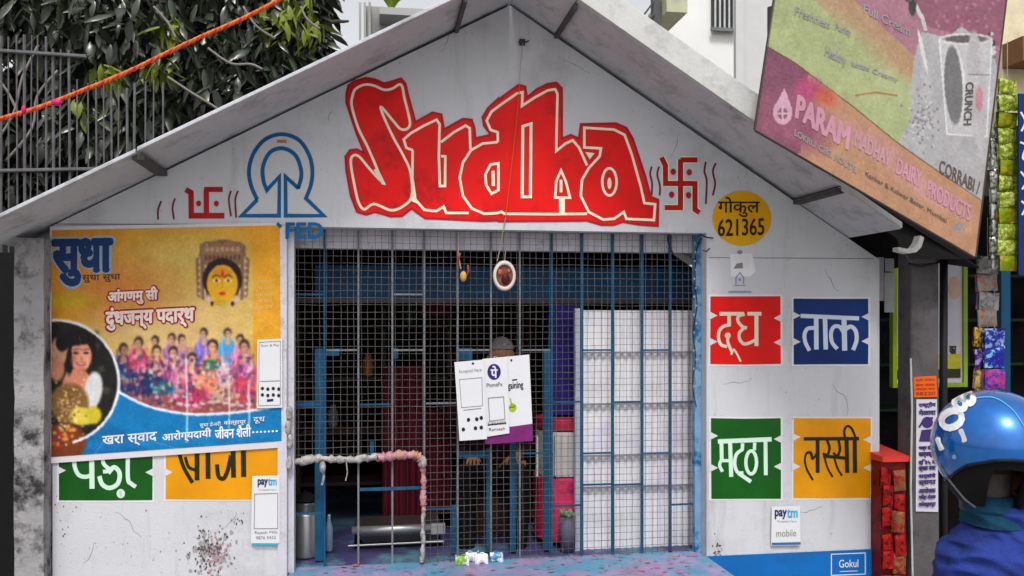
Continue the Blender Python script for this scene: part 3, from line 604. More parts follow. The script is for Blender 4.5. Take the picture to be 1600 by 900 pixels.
cv.ell(127, 560, 2, 3, (190, 110, 86), 1.5); cv.ell(126, 568, 7.5, 3.4, (176, 60, 60), 1); cv.ell(126, 567.4, 6, 2.2, (240, 232, 226), 1); cv.line([(120, 566), (126, 571), (132, 566)], 1.4, (160, 50, 50)); cv.ell(126, 545, 1.2, 1.2, (180, 20, 20), 1)
cv.ell(108, 630, 30, 32, (120, 86, 44), 6); cv.ell(100, 690, 34, 30, (110, 50, 20), 6); cv.ell(128, 650, 20, 14, (206, 186, 60), 4); cv.ell(146, 648, 12, 14, (196, 176, 40), 4)
for i in range(170): cv.ell(rp.gauss(104, 14), rp.gauss(640, 26), rp.uniform(.8, 2.6), rp.uniform(.8, 2.2), rp.choice([(220, 190, 120), (90, 60, 30), (240, 220, 170), (150, 100, 50), (190, 140, 60)]), 1, al=.8)
for i in range(30): cv.ell(rp.gauss(100, 12), rp.gauss(684, 7), 3, 3, rp.choice([(160, 30, 30), (210, 150, 60), (110, 40, 60)]), 1.5, al=.8)
for dx_ in (): pass
aa = np.linspace(-1.25, 1.3, 60); cv.line([(88+97*math.cos(t), 597+97*math.sin(t)) for t in aa], 3.6, (226, 228, 234))
# goddess face
for sx in (-1, 1):
    for j in range(5): cv.line([(347+sx*(22+j*3), 430-2*j), (347+sx*(20+j*3.6), 474-3*j)], 1.8, ((176, 150, 140), (110, 70, 60), (210, 190, 176))[j % 3])
cv.ell(347, 402, 37, 28, (112, 82, 62), 2); cv.poly([(311, 384), (320, 377), (374, 377), (384, 384), (378, 420), (316, 420)], (124, 92, 68))
for i in range(150):
    t = rp.uniform(-1, 1); cv.ell(347+34*t, rp.uniform(380, 415), 1.5, 1.5, rp.choice([(170, 140, 110), (80, 52, 40), (196, 160, 120), (140, 100, 60)]), 1, al=.7)
for sx in (-1, 1):
    cv.poly([(347+sx*30, 396), (347+sx*42, 404), (347+sx*40, 462), (347+sx*28, 470)], (120, 84, 66), .9); cv.line([(347+sx*35, 400), (347+sx*34, 466)], 2, (196, 160, 120), .8)
    for j in range(6): cv.ell(347+sx*36, 408+j*10, 2.6, 2.6, (206, 176, 140), 1, al=.8)
cv.poly([(318, 420), (376, 420), (382, 380), (368, 384), (360, 374), (347, 381), (334, 374), (326, 384), (312, 380)], (136, 100, 74))
for j in range(9): cv.ell(321+j*6.5, 416-2*math.sin(j*.39), 2.4, 3, (206, 170, 110), 1); cv.ell(321+j*6.5, 402, 1.8, 4, (90, 56, 42), 1)
for j in range(7): cv.ell(323+j*8, 389, 3, 4, (176, 140, 104), 1)
cv.ell(347, 436, 31, 33, (34, 20, 16), 2); cv.ell(347, 443, 24, 30, (216, 160, 24), 1.5); cv.ell(347, 426, 14, 8, (208, 130, 30), 4)
for sx in (-1, 1): cv.ell(347+sx*9, 438, 5.4, 2.2, (240, 230, 210), 1); cv.ell(347+sx*9, 438, 2, 2, (20, 10, 8), 1); cv.line([(347+sx*3, 432), (347+sx*9, 429), (347+sx*16, 433)], 1.4, (40, 16, 10))
cv.ell(347, 427, 2, 5, (190, 30, 20), 1); cv.line([(347, 436), (347, 449), (344, 451)], 1.4, (170, 110, 20)); cv.ell(347, 458, 5.5, 2.6, (190, 40, 24), 1); cv.ell(342, 472, 12, 5, (196, 150, 40), 3)
for sx in (-1, 1): cv.ell(347+sx*16, 474, 2.5, 4, (50, 20, 24), 1); cv.ell(347+sx*22, 467, 4, 5, (196, 170, 150), 1.5)
for x in (291, 357, 388): cv.line([(x, 560 if x < 350 else 600), (x+1, 650), (x, 690 if x < 350 else 668)], 2.4, (226, 226, 236), .8)
def blur(a, k):
    for _ in range(k):
        p_ = np.pad(a, ((1, 1), (1, 1), (0, 0)), 'edge'); a = (p_[:-2, 1:-1]+p_[2:, 1:-1]+p_[1:-1, :-2]+p_[1:-1, 2:]+2*p_[1:-1, 1:-1]+.5*(p_[:-2, :-2]+p_[2:, 2:]+p_[:-2, 2:]+p_[2:, :-2]))/8
    return a
cv.a = blur(cv.a, 2); g2 = np.random.default_rng(4); nz_ = g2.normal(0, 1, cv.a.shape[:2]+(1,)); cv.a = cv.a+blur(np.repeat(nz_, 3, 2), 2)*9+nz_*1.5
# creases and fading of the flex sheet
for _ in range(7):
    xa, ya = rp.uniform(80, 440), rp.uniform(355, 710); cv.line([(xa, ya), (xa+rp.uniform(-60, 60), ya+rp.uniform(-60, 60))], 1.2, (214, 200, 190), .25)
poster = empty('festival_poster', P(260, 700, -.01), 'large orange and blue festival dairy poster on the left wall', 'poster')
pw = lambda x, y, off: P(x, y, -.012-off)
m = MB(); q = [P(78, 354, -.011), P(439, 348, -.011), P(443, 699, -.011), P(77, 724, -.011)]; m.hexa([q[3], q[2], q[1], q[0]], [p_+Vector((0, .005, 0)) for p_ in (q[3], q[2], q[1], q[0])]); m.build('flex_sheet', M('flex_white', (216, 210, 216), .5, var=.04), poster)
picture('printed_picture', QP, cv, 330, 320, pw, print_flex, poster, gain=.9)
HL = M('white_ink', (232, 230, 232), .5)
u = Paint(pw, .002); u.text('सुधा', (83, 376), (174, 374), (83, 445), bold=.05); u.build('headline', M('deep_blue_ink', (10, 50, 100), .5), poster)
u = Paint(pw, .0016); u.text('सुधा', (82, 374.5), (176, 372.5), (82, 447), bold=.075); u.build('headline_edge', M('pale_blue_ink', (150, 170, 190), .5), poster)
u = Paint(pw, .002); u.text('सुधा सुधा', (128, 430), (188, 428), (128, 442), bold=.01); u.build('small_line', INKB, poster)
for (t, tl, tr, bl) in (('आंगणमु सी', (168, 451), (247, 447), (168, 478)), ('दुंधजन्य पदार्थ', (165, 481), (304, 474), (165, 517))):
    u = Paint(pw, .002); u.text(t, tl, tr, bl, bold=.09); u.build('slogan_edge', M('dark_red_ink', (150, 24, 30), .5), poster)
    u = Paint(pw, .0026); u.text(t, (tl[0]+1, tl[1]+1), (tr[0]-1, tr[1]+1), (bl[0]+1, bl[1]-1), bold=.035); u.build('slogan', M('pale_ink', (236, 214, 206), .5), poster)
u = Paint(pw, .002); u.text('खरा स्वाद', (160, 682), (245, 675), (160, 700), bold=.022); u.text('आरोग्यदायी', (254, 675), (330, 668), (254, 693), bold=.022); u.text('जीवन शैली', (336, 667), (392, 663), (336, 686), bold=.022); u.text('.......', (394, 674), (434, 672), (394, 677), bold=.04)
u.text('सुधा डेअरी', (312, 660), (345, 658), (312, 669), bold=.01); u.text('कोल्हापूर', (350, 656), (384, 654), (350, 666), bold=.01); u.text('दूध', (396, 652), (414, 651), (396, 662), bold=.01); u.build('slogan', HL, poster, label='white slogan along the blue wave')
u = Paint(pw, .002)
for i in range(5): u.text('शुभ सण'[i % 2:], (399, 438+i*10), (426, 437+i*10), (399, 446+i*10))
u.build('small_line', M('cream_ink', (226, 190, 120), .5), poster)

# ------------------------------------------------------------------ payment cards
def card(name, quad, Y, label, fn=None, frame=True, mat=CARD, th=.004, loc=None):
    o = empty(name, P((quad[0][0]+quad[2][0])/2, quad[2][1], Y), label, 'payment sign', 'payment signs on the booth front')
    q = [P(x, y, Y) for x, y in quad]; m = MB(); m.hexa([q[3], q[2], q[1], q[0]], [p_+Vector((0, th, 0)) for p_ in (q[3], q[2], q[1], q[0])]); m.build('board', mat, o, bevel=.0008)
    pf = lambda x, y, off: P(x, y, Y-off)
    def K(mat_, f, nm='print'): u = Paint(pf, .001); f(u); u.build(nm, mat_, o)
    return o, K
def rows(u, x0, x1, y0, dy, n, words):
    for i in range(n): u.text(words[i % len(words)], (x0, y0+i*dy), (x1, y0+i*dy-.5), (x0, y0+i*dy+dy*.62))
o, K = card('payment_sign', [(402, 531), (441, 529), (441, 637), (401, 638)], -.022, 'white payment card with rows of dots beside the festival poster')
K(INKG, lambda u: (u.line([(405, 535), (438, 533), (438, 633), (404, 634)], .9, closed=True), u.line([(406, 596), (437, 595)], 1.2)))
K(INKB, lambda u: [u.ell(410+i*8.5, 607+j*10+(i % 2), 2.6, 2.8, 10) for i in range(4) for j in range(2)], 'app_icon_row'); K(INKG, lambda u: u.text('Scan & Pay', (408, 538), (436, 537), (408, 543)))
K(INKN, lambda u: u.poly([(417, 624), (427, 623), (427, 627), (417, 628)]))
o, K = card('payment_sign', [(394, 744), (437, 743), (437, 849), (392, 849)], -.016, 'white payment card with blue wordmark below the festival poster')
K(INKN, lambda u: u.text('pay', (403, 749), (418, 749), (403, 761), bold=.04)); K(INKC, lambda u: u.text('tm', (419, 748), (432, 748), (419, 758), bold=.04))
K(INKG, lambda u: (u.text('accepted here', (404, 764), (431, 764), (404, 767)), u.line([(398, 772), (434, 771), (434, 826), (397, 826)], 1.1, closed=True), u.text('Rajesh Milk', (398, 830), (434, 829), (398, 836)), u.text('9876 5432', (400, 838), (431, 837), (400, 843))))
K(INKC, lambda u: u.poly([(395, 849.5), (434, 849), (434, 852), (395, 852)]))
o, K = card('payment_sign', [(1206, 792), (1250, 791), (1251, 852), (1205, 853)], -.014, 'small white payment card low on the right wall')
K(INKN, lambda u: u.text('pay', (1211, 797), (1229, 797), (1211, 811), bold=.04)); K(INKC, lambda u: u.text('tm', (1230, 796), (1246, 796), (1230, 809), bold=.04))
K(INKG, lambda u: (u.text('Accepted Here', (1214, 813), (1245, 813), (1214, 817)), u.text('mobile', (1213, 828), (1244, 827), (1213, 839)))); K(M('mid_blue_ink', (40, 110, 170)), lambda u: u.poly([(1206, 848), (1251, 847), (1251, 851), (1206, 852)]))
# three hung on the mesh
o, K = card('payment_sign', [(754, 561), (827, 554), (833, 689), (759, 694)], .068, 'large white board with purple foot hung on the wire mesh')
K(M('purple_ink', (120, 36, 110), .5, var=.3, scale=8), lambda u: u.poly([(759, 672), (832, 662), (833, 689), (759, 694)])); K(INKB, lambda u: (u.text('gaining', (793, 598), (817, 596), (794, 611), bold=.02), u.line([(800, 594), (808, 593)], 2), u.ell(799, 563, 1.6, 1.8)))
K(M('leaf_green_ink', (160, 186, 40)), lambda u: u.ell(801, 637, 6, 7)); K(MATS['leaf_green_ink'], lambda u: u.line([(797, 622), (800, 634)], 2)); K(M('dark_green_ink', (70, 100, 30)), lambda u: u.line([(796, 636), (806, 635)], 3))
o, K = card('payment_sign', [(753, 562), (793, 558), (796, 677), (758, 683)], .06, 'white card with round purple logo hung in the middle of the mesh')
K(M('phone_purple_ink', (52, 34, 116)), lambda u: u.ell(772, 581, 10.5, 12.5)); K(CARD, lambda u: (u.off.__class__, setattr(u, 'off', .002), u.text('पे', (767, 572), (777, 572), (767, 590), bold=.03)))
K(INKG, lambda u: (u.text('PhonePe', (760, 599), (784, 597), (761, 605), bold=.02), u.line([(763, 622), (787, 620), (789, 655), (765, 658)], 1.2, closed=True), u.text('SCAN & PAY', (762, 659), (790, 657), (762, 664))))
K(INKB, lambda u: (u.line([(762, 664), (791, 661)], 2.6), u.text('Ramesh', (764, 669), (789, 667), (764, 674))))
o, K = card('payment_sign', [(710, 566), (756, 562), (761, 686), (718, 689)], .052, 'leftmost white card hung on the mesh, punched at the top')
K(INKG, lambda u: (u.text('Accepted Here', (716, 578), (752, 575), (717, 585)), u.line([(718, 593), (753, 590), (754, 634), (721, 637)], .9, closed=True), u.line([(724, 641), (752, 638)], 1.2)))
K(INKB, lambda u: (u.ell(739, 568, 2, 1.8), [u.ell(x, y, 2.8, 3.2, 10) for x, y in ((732, 656), (745, 655), (752, 653), (724, 671), (743, 669), (752, 668))]), 'app_icon_row')

# ------------------------------------------------------------------ hanging charms and strings
def thing1(name, m, mat, label, cat, **kw): return m.build(name, mat, label=label, cat=cat, **kw)
st = empty('hanging_string', P(800, 358, -.02), 'long string from a hook at the gable peak down across the red name', 'string')
part('hook', M('rusty_hook', (70, 66, 64)), st, lambda m: (m.tube([P(811, 65, 0), P(811, 65, -.03), P(819, 67, -.035), P(826, 64, -.03)], .004, 5), m.box(P(812, 70, -.012), P(820, 62, 0))))
part('cord', M('pale_cord', (172, 166, 150), .8), st, lambda m: m.tube([P(817, 68, -.03), P(813, 100, -.03), P(812, 132, -.026)], .0022, 5))
part('cord', M('orange_cord', (214, 92, 40), .8), st, lambda m: m.tube([P(812, 132, -.026), P(806, 200, -.02), P(797, 280, -.018), P(790, 340, -.018)], .0026, 5), label='orange lower half of the string')
part('cord', MATS['pale_cord'], st, lambda m: m.tube([P(790, 340, -.018), P(786, 362, 0), P(782, 385, .04), P(777, 408, .06)], .0024, 5))
ch = empty('round_charm', P(788, 458, .05), 'round white rimmed charm plate hanging in the window', 'charm')
def disk(m, px, py, Y, r, th, n=32, hole=0):
    c = P(px, py, Y); ri = hole
    ring_ = lambda rr_, y: [(c.x+rr_*.9*math.cos(2*math.pi*j/n), y, c.z+rr_*1.18*math.sin(2*math.pi*j/n)) for j in range(n)]
    if hole:
        a_ = ring_(r, c.y); b_ = ring_(r*.92, c.y-th); c_ = ring_(ri*1.05, c.y-th); d_ = ring_(ri, c.y)
        L4 = [a_, b_, c_, d_]; m.add(sum(L4, []), [(i*n+j, i*n+(j+1) % n, ((i+1) % 4)*n+(j+1) % n, ((i+1) % 4)*n+j) for i in range(4) for j in range(n)])
    else: m.add(ring_(r, c.y)+ring_(r, c.y-th), [tuple(range(n)), tuple(reversed(range(n, 2*n)))]+[(j, n+j, n+(j+1) % n, (j+1) % n) for j in range(n)])
part('rim', M('ivory_rim', (216, 204, 196), .5), ch, lambda m: disk(m, 788, 431, .06, .068, .014, hole=.047), smooth=True)
part('disc', M('bronze_disc', (120, 72, 52), .5, rgb2=(70, 40, 36), s2=40, var=.3, scale=30), ch, lambda m: disk(m, 788, 431, .06, .049, .004))
part('boss', M('dark_red_boss', (70, 22, 24), .5, var=.3), ch, lambda m: m.ball(P(790, 436, .055), .022, .012, .03), smooth=True)
part('petal', M('vermilion_petal', (206, 84, 62), .6), ch, lambda m: (m.ball(P(781, 425, .054), .012, .005, .016), m.ball(P(795, 423, .054), .008, .004, .01), m.ball(P(793, 449, .054), .012, .004, .008)), smooth=True)
part('cord', MATS['pale_cord'], ch, lambda m: m.tube([P(788, 412, .06), P(790, 390, .055), P(792, 362, .02)], .002, 5))
lc = empty('lemon_charm', P(724, 440, .05), 'shrivelled lemon and chilli charm left of the round plate', 'charm')
part('lemon', M('old_lemon', (206, 166, 84), .5, var=.2, scale=20, bump=.3), lc, lambda m: m.ball(P(724, 432, .055), .018, .018, .027), smooth=True)
part('chilli', M('dry_chilli', (150, 70, 20), .5), lc, lambda m: (m.tube([P(718, 420, .06), P(716, 405, .055), P(719, 395, .05)], .006, 6), m.tube([P(727, 436, .05), P(732, 424, .05), P(731, 414, .05)], .005, 6)), smooth=True)
part('cord', MATS['pale_cord'], lc, lambda m: m.tube([P(720, 420, .055), P(716, 398, .055), P(716, 362, .03)], .003, 5))
wr = empty('loose_cable', P(1086, 640, .04), 'loose dark cable dangling down the right side of the window', 'cable')
part('cable', M('black_rubber', (34, 32, 34), .5), wr, lambda m: m.tube([P(x, y, .06+.008*math.sin(i*2.3)) for i, (x, y) in enumerate(cr([(1096, 372), (1088, 392), (1086, 440), (1089, 478), (1083, 520), (1087, 560), (1082, 600), (1088, 636)], 6))], .003, 5))
part('cable_tie', M('pale_tie', (168, 164, 160), .6), wr, lambda m: [m.ball(P(1086+2*math.sin(i*3), 380+i*14, .056), .005, .005, .008, 6, 4) for i in range(18)], kind='stuff')
wr2 = empty('hooked_wire', P(1052, 396, .05), 'short curved black wire at the top right of the mesh', 'wire')
part('wire_end', MATS['black_rubber'], wr2, lambda m: m.tube([P(x, y, .07) for x, y in cr([(1046, 362), (1043, 373), (1047, 386), (1052, 397)], 5)], .0035, 5))
wr3 = empty('wall_hook', P(1105, 375, 0), 'small dark hook with wire stub right of the mesh corner', 'hook')
part('hook', MATS['black_rubber'], wr3, lambda m: (m.tube([P(1094, 366, -.01), P(1104, 371, -.03), P(1114, 372, -.01)], .004, 5), m.tube([P(1098, 391, -.01), P(1104, 393, -.02), P(1109, 388, -.01)], .0035, 5)))

# ------------------------------------------------------------------ inside the booth
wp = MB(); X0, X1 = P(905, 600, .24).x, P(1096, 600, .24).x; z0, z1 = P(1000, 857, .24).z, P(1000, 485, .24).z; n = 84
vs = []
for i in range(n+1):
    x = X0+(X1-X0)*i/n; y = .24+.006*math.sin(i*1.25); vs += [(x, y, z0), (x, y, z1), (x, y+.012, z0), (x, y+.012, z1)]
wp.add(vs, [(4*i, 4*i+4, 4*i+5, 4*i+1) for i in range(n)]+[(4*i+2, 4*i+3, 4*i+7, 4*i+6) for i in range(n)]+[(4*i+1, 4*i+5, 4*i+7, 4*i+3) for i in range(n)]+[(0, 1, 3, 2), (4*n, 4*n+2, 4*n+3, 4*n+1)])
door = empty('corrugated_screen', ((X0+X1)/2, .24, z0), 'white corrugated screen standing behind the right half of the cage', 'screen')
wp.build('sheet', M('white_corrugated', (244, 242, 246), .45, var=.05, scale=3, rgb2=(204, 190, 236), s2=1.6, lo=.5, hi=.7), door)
boxp('edge_frame', (X0-.028, .215, z0), (X0-.001, .25, z1+.01), M('pale_aluminium', (186, 196, 216), .4), door)
for y in (548, 628, 708, 757):  # grey strips paint the shadows of the rungs onto the sheet
    z = P(1000, y, .23).z; boxp('rung_shadow_strip', (X0+.002, .218, z-.014), (X1, .23, z-.004), M('rung_shadow_grey', (150, 146, 160), .6), door)
co = empty('ice_cream_cooler', P(868, 850, .6), 'rounded pink and white cooler chest behind the cage', 'cooler')
cc0 = P(872, 850, .47); cr_ = P(914, 850, .47).x-cc0.x
def slabr(m, z0, z1, rx, ry):
    n = 40; pts = []
    for j in range(n):
        t = 2*math.pi*j/n; c_, s_ = math.cos(t), math.sin(t); e_ = .78
        pts.append((cc0.x+.04+rx*math.copysign(abs(c_)**e_, c_), cc0.y+ry*math.copysign(abs(s_)**e_, s_)))
    m.add([(x, y, z0) for x, y in pts]+[(x, y, z1) for x, y in pts], [tuple(reversed(range(n))), tuple(range(n, 2*n))]+[(j, (j+1) % n, n+(j+1) % n, n+j) for j in range(n)])
PINK = M('pink_enamel', (226, 50, 100), .35, var=.15, scale=5, rgb2=(150, 28, 90), s2=4, lo=.5, hi=.65)
zz = lambda y: P(860, y, .3).z
part('base', PINK, co, lambda m: slabr(m, zz(848), zz(748), cr_+.02, .18), smooth=False, bevel=.012)
part('body', M('cooler_white', (206, 202, 200), .4, var=.1), co, lambda m: slabr(m, zz(746), zz(676), cr_+.008, .17))
part('lid', M('red_lid', (170, 40, 64), .35), co, lambda m: slabr(m, zz(674), zz(656), cr_+.012, .175), bevel=.006)
for i in range(9):
    x = cc0.x-.16+i*.035; boxp('body_rib', (x, .292, zz(744)), (x+.012, .31, zz(680)), MATS['cooler_white'], co)
bn = empty('waste_bin', P(885, 858, .2), 'small grey bin with crumpled packets in front of the pink cooler', 'bin')
c = P(886, 858, .2); part('pail', M('grey_pail', (96, 92, 116), .5), bn, lambda m: m.lathe((c.x, c.y, ZS), [(.035, 0), (.046, .19), (.043, .19), (.034, .01)], 18), smooth=True)
part('litter', M('crumpled_litter', (120, 140, 110), .6, var=.5, scale=60), bn, lambda m: [m.ball((c.x+random.uniform(-.03, .03), c.y+random.uniform(-.03, .03), ZS+.19+random.uniform(0, .03)), .015, .014, .018, 6, 4) for _ in range(9)])
vp = P(864, 478, .42); vq = P(907, 648, .42); boxp('violet_carton', (vp.x, .42, vq.z), (vq.x, .6, vp.z), M('violet_carton_paint', (44, 34, 120), .6, var=.25), label='dark violet carton stacked on the cooler behind the cage', cat='carton')
# maroon curtain and cabinet
mr_ = M('maroon_cloth', (84, 12, 30), .8, var=.3, scale=6); 
def cloth(m, x0, y0, x1, y1, Y, amp=.012, fr=60):
    n = 30; a_ = P(x0, y0, Y); b_ = P(x1, y1, Y); vs = []
    for i in range(n+1):
        x = a_.x+(b_.x-a_.x)*i/n; y = Y+amp*math.sin(i*1.1)+amp*.5*math.sin(i*2.7); vs += [(x, y, b_.z), (x, y+.0, a_.z), (x, y+.004, b_.z), (x, y+.004, a_.z)]
    m.add(vs, [(4*i, 4*i+4, 4*i+5, 4*i+1) for i in range(n)]+[(4*i+2, 4*i+3, 4*i+7, 4*i+6) for i in range(n)]+[(4*i+1, 4*i+5, 4*i+7, 4*i+3) for i in range(n)]+[(4*i, 4*i+2, 4*i+6, 4*i+4) for i in range(n)])
m = MB(); cloth(m, 598, 572, 664, 826, .75); cloth(m, 664, 640, 706, 800, .78); thing1('maroon_curtain', m, mr_, 'dark maroon curtain hanging at the back of the booth', 'curtain')
m = MB(); cloth(m, 656, 466, 702, 494, .7, .006); thing1('maroon_cloth', m, mr_, 'small maroon cloth hung below the blue board', 'cloth')
# shelves in the dark
sf = empty('wooden_shelf', (P(560, 600, 1.2).x, 1.2, ZS), 'dark shelf unit against the rear of the booth', 'shelf')
for y in (510, 590, 670, 750): z = P(600, y, 1.2).z; boxp('shelf_board', (P(470, y, 1.2).x, 1.1, z-.01), (P(820, y, 1.2).x, 1.35, z+.01), M('dark_wood', (60, 48, 42), .7), sf)
for px in (468, 600, 700, 822): x = P(px, 600, 1.2).x; boxp('upright', (x-.012, 1.1, ZS), (x+.012, 1.35, P(600, 480, 1.2).z), MATS['dark_wood'], sf)
jc = [(150, 60, 50), (70, 90, 60), (120, 120, 130), (60, 60, 110), (170, 120, 50)]
for i, (px, py) in enumerate(((500, 590), (640, 510), (520, 670), (690, 670), (575, 590))):
    p_ = P(px, py, 1.2); m = MB(); m.lathe((p_.x, 1.2, p_.z+.0102), [(.03, 0), (.034, .02), (.034, .1), (.02, .12), (.022, .14)], 14)
    thing1('storage_jar', m, M('jar_%s' % 'abcde'[i % 5], jc[i % 5], .3), 'dim %s storage jar standing on the dark shelf behind the mesh' % ('reddish', 'dull green', 'grey', 'indigo', 'amber')[i % 5], 'jar', smooth=True, group='jars on the dark shelf')
# steel can, bottle, pan
c = P(478, 876, .33); s_ = (P(500, 800, .33).x-P(456, 800, .33).x)/2; hcan = P(478, 800, .33).z-ZS
can = empty('steel_milk_can', (c.x, c.y, ZS), 'tall stainless steel can standing in the left serving hatch', 'can')
part('can_body', STEEL, can, lambda m: m.lathe((c.x, c.y, ZS), [(s_*.96, 0), (s_, .01), (s_, hcan-.01), (s_*.95, hcan)], 32), smooth=True)
part('can_neck', STEEL, can, lambda m: m.lathe((c.x, c.y, ZS+hcan+.001), [(s_*.82, 0), (s_*.82, .04), (s_*.95, .045), (s_*.95, .06)], 32), smooth=True)
part('can_lid', DARK, can, lambda m: m.lathe((c.x, c.y, ZS+hcan+.062), [(s_*1.15, 0), (s_*1.1, .012), (s_*.5, .03), (s_*.15, .045)], 28), smooth=True)
c2 = P(514, 852, .4); m = MB(); m.lathe((c2.x, c2.y, ZS), [(.018, 0), (.021, .01), (.021, .13), (.009, .17), (.009, .2)], 18)
thing1('glass_bottle', m, M('pale_blue_glass', (130, 150, 170), .15, var=.1, spec=.8), 'slim pale blue bottle right of the steel can', 'bottle', smooth=True)
pn = empty('steel_tray_box', P(620, 868, .4), 'low wide stainless steel tray box with a rolled rim behind the hatch', 'tray')
a_, b_ = P(553, 850, .42), P(690, 850, .42)
ztop = P(620, 826, .4).z
part('tray_body', M('dull_steel', (112, 108, 106), .35, .8, var=.25, scale=9), pn, lambda m: m.hexa([(a_.x+.05, .43, ZS+.03), (b_.x-.02, .43, ZS+.03), (b_.x, .40, ztop), (a_.x, .40, ztop)], [(a_.x+.05, .7, ZS+.03), (b_.x-.02, .7, ZS+.03), (b_.x, .73, ztop), (a_.x, .73, ztop)]))
part('rolled_rim', STEEL, pn, lambda m: m.tube([(a_.x-.01, .39, ztop), (b_.x+.01, .39, ztop)], .022, 14), smooth=True)
part('foot_rail', STEEL, pn, lambda m: m.tube([(a_.x-.03, .38, ZS+.03), (b_.x+.01, .38, ZS+.034)], .005, 8))
part('dark_base', DARK, pn, lambda m: m.box((a_.x, .44, ZS), (b_.x, .68, ZS+.029)))
part('end_sleeve', STEEL, pn, lambda m: m.box((b_.x-.06, .365, ztop-.03), (b_.x+.015, .385, ztop+.028)))
for i, (px, py, col, lab) in enumerate(((722, 862, (120, 160, 60), 'green printed milk packet lying on the window sill'), (752, 860, (226, 226, 232), 'plain white milk packet standing on the window sill'), (776, 861, (70, 130, 170), 'blue printed milk packet leaning on the window sill'), (738, 857, (196, 206, 214), 'pale crumpled packet between the green and white ones'))):
    p_ = P(px, py, .02+.02*i); m = MB(); vs = []; nu, nv = 8, 6
    for j in range(nv+1):
        for k_ in range(nu+1):
            a1, b1 = k_/nu*2-1, j/nv*2-1; th_ = .014*(1-a1**2)*(1-b1**2)+.001
            vs.append((p_.x+a1*.034, p_.y-th_+.01*b1+.006*math.sin(a1*5+i), ZS+.002+(b1+1)*.024+.004*math.sin(a1*4+i)))
    k0 = len(vs); vs += [(x, 2*p_.y-y+.02*0+.012, z) for x, y, z in vs]
    g0 = [(j*(nu+1)+k_, j*(nu+1)+k_+1, (j+1)*(nu+1)+k_+1, (j+1)*(nu+1)+k_) for j in range(nv) for k_ in range(nu)]
    m.add(vs, g0+[tuple(k0+q_ for q_ in reversed(f)) for f in g0]); thing1('milk_packet', m, M('packet_%s' % 'abcd'[i], col, .25, var=.3, scale=50, rgb2=(230, 230, 232), s2=30, lo=.5, hi=.55), lab, 'milk packet', group='milk packets on the sill', smooth=True)

# ------------------------------------------------------------------ people
def skin_body(name, joints, edges, mat, parent, sub=2, **kw):
    me = bpy.data.meshes.new(name); ks = list(joints); me.from_pydata([tuple(joints[k_][0]-W[parent]) for k_ in ks], [(ks.index(a1), ks.index(b1)) for a1, b1 in edges], [])
    o = bpy.data.objects.new(name, me); COL.objects.link(o); o.parent = parent; W[o] = W[parent]
    o.modifiers.new('skin', 'SKIN'); sd = o.modifiers.new('sub', 'SUBSURF'); sd.levels = sd.render_levels = sub
    for i, k_ in enumerate(ks):
        r_ = joints[k_][1]; sv = me.skin_vertices[0].data[i]; sv.radius = (r_, r_) if not isinstance(r_, tuple) else r_; sv.use_root = (i == 0)
    bpy.context.view_layer.update(); dg = bpy.context.evaluated_depsgraph_get(); me2 = bpy.data.meshes.new_from_object(o.evaluated_get(dg)); o.modifiers.clear(); o.data = me2; me2.materials.clear(); me2.materials.append(mat); me2.shade_smooth()
    return o
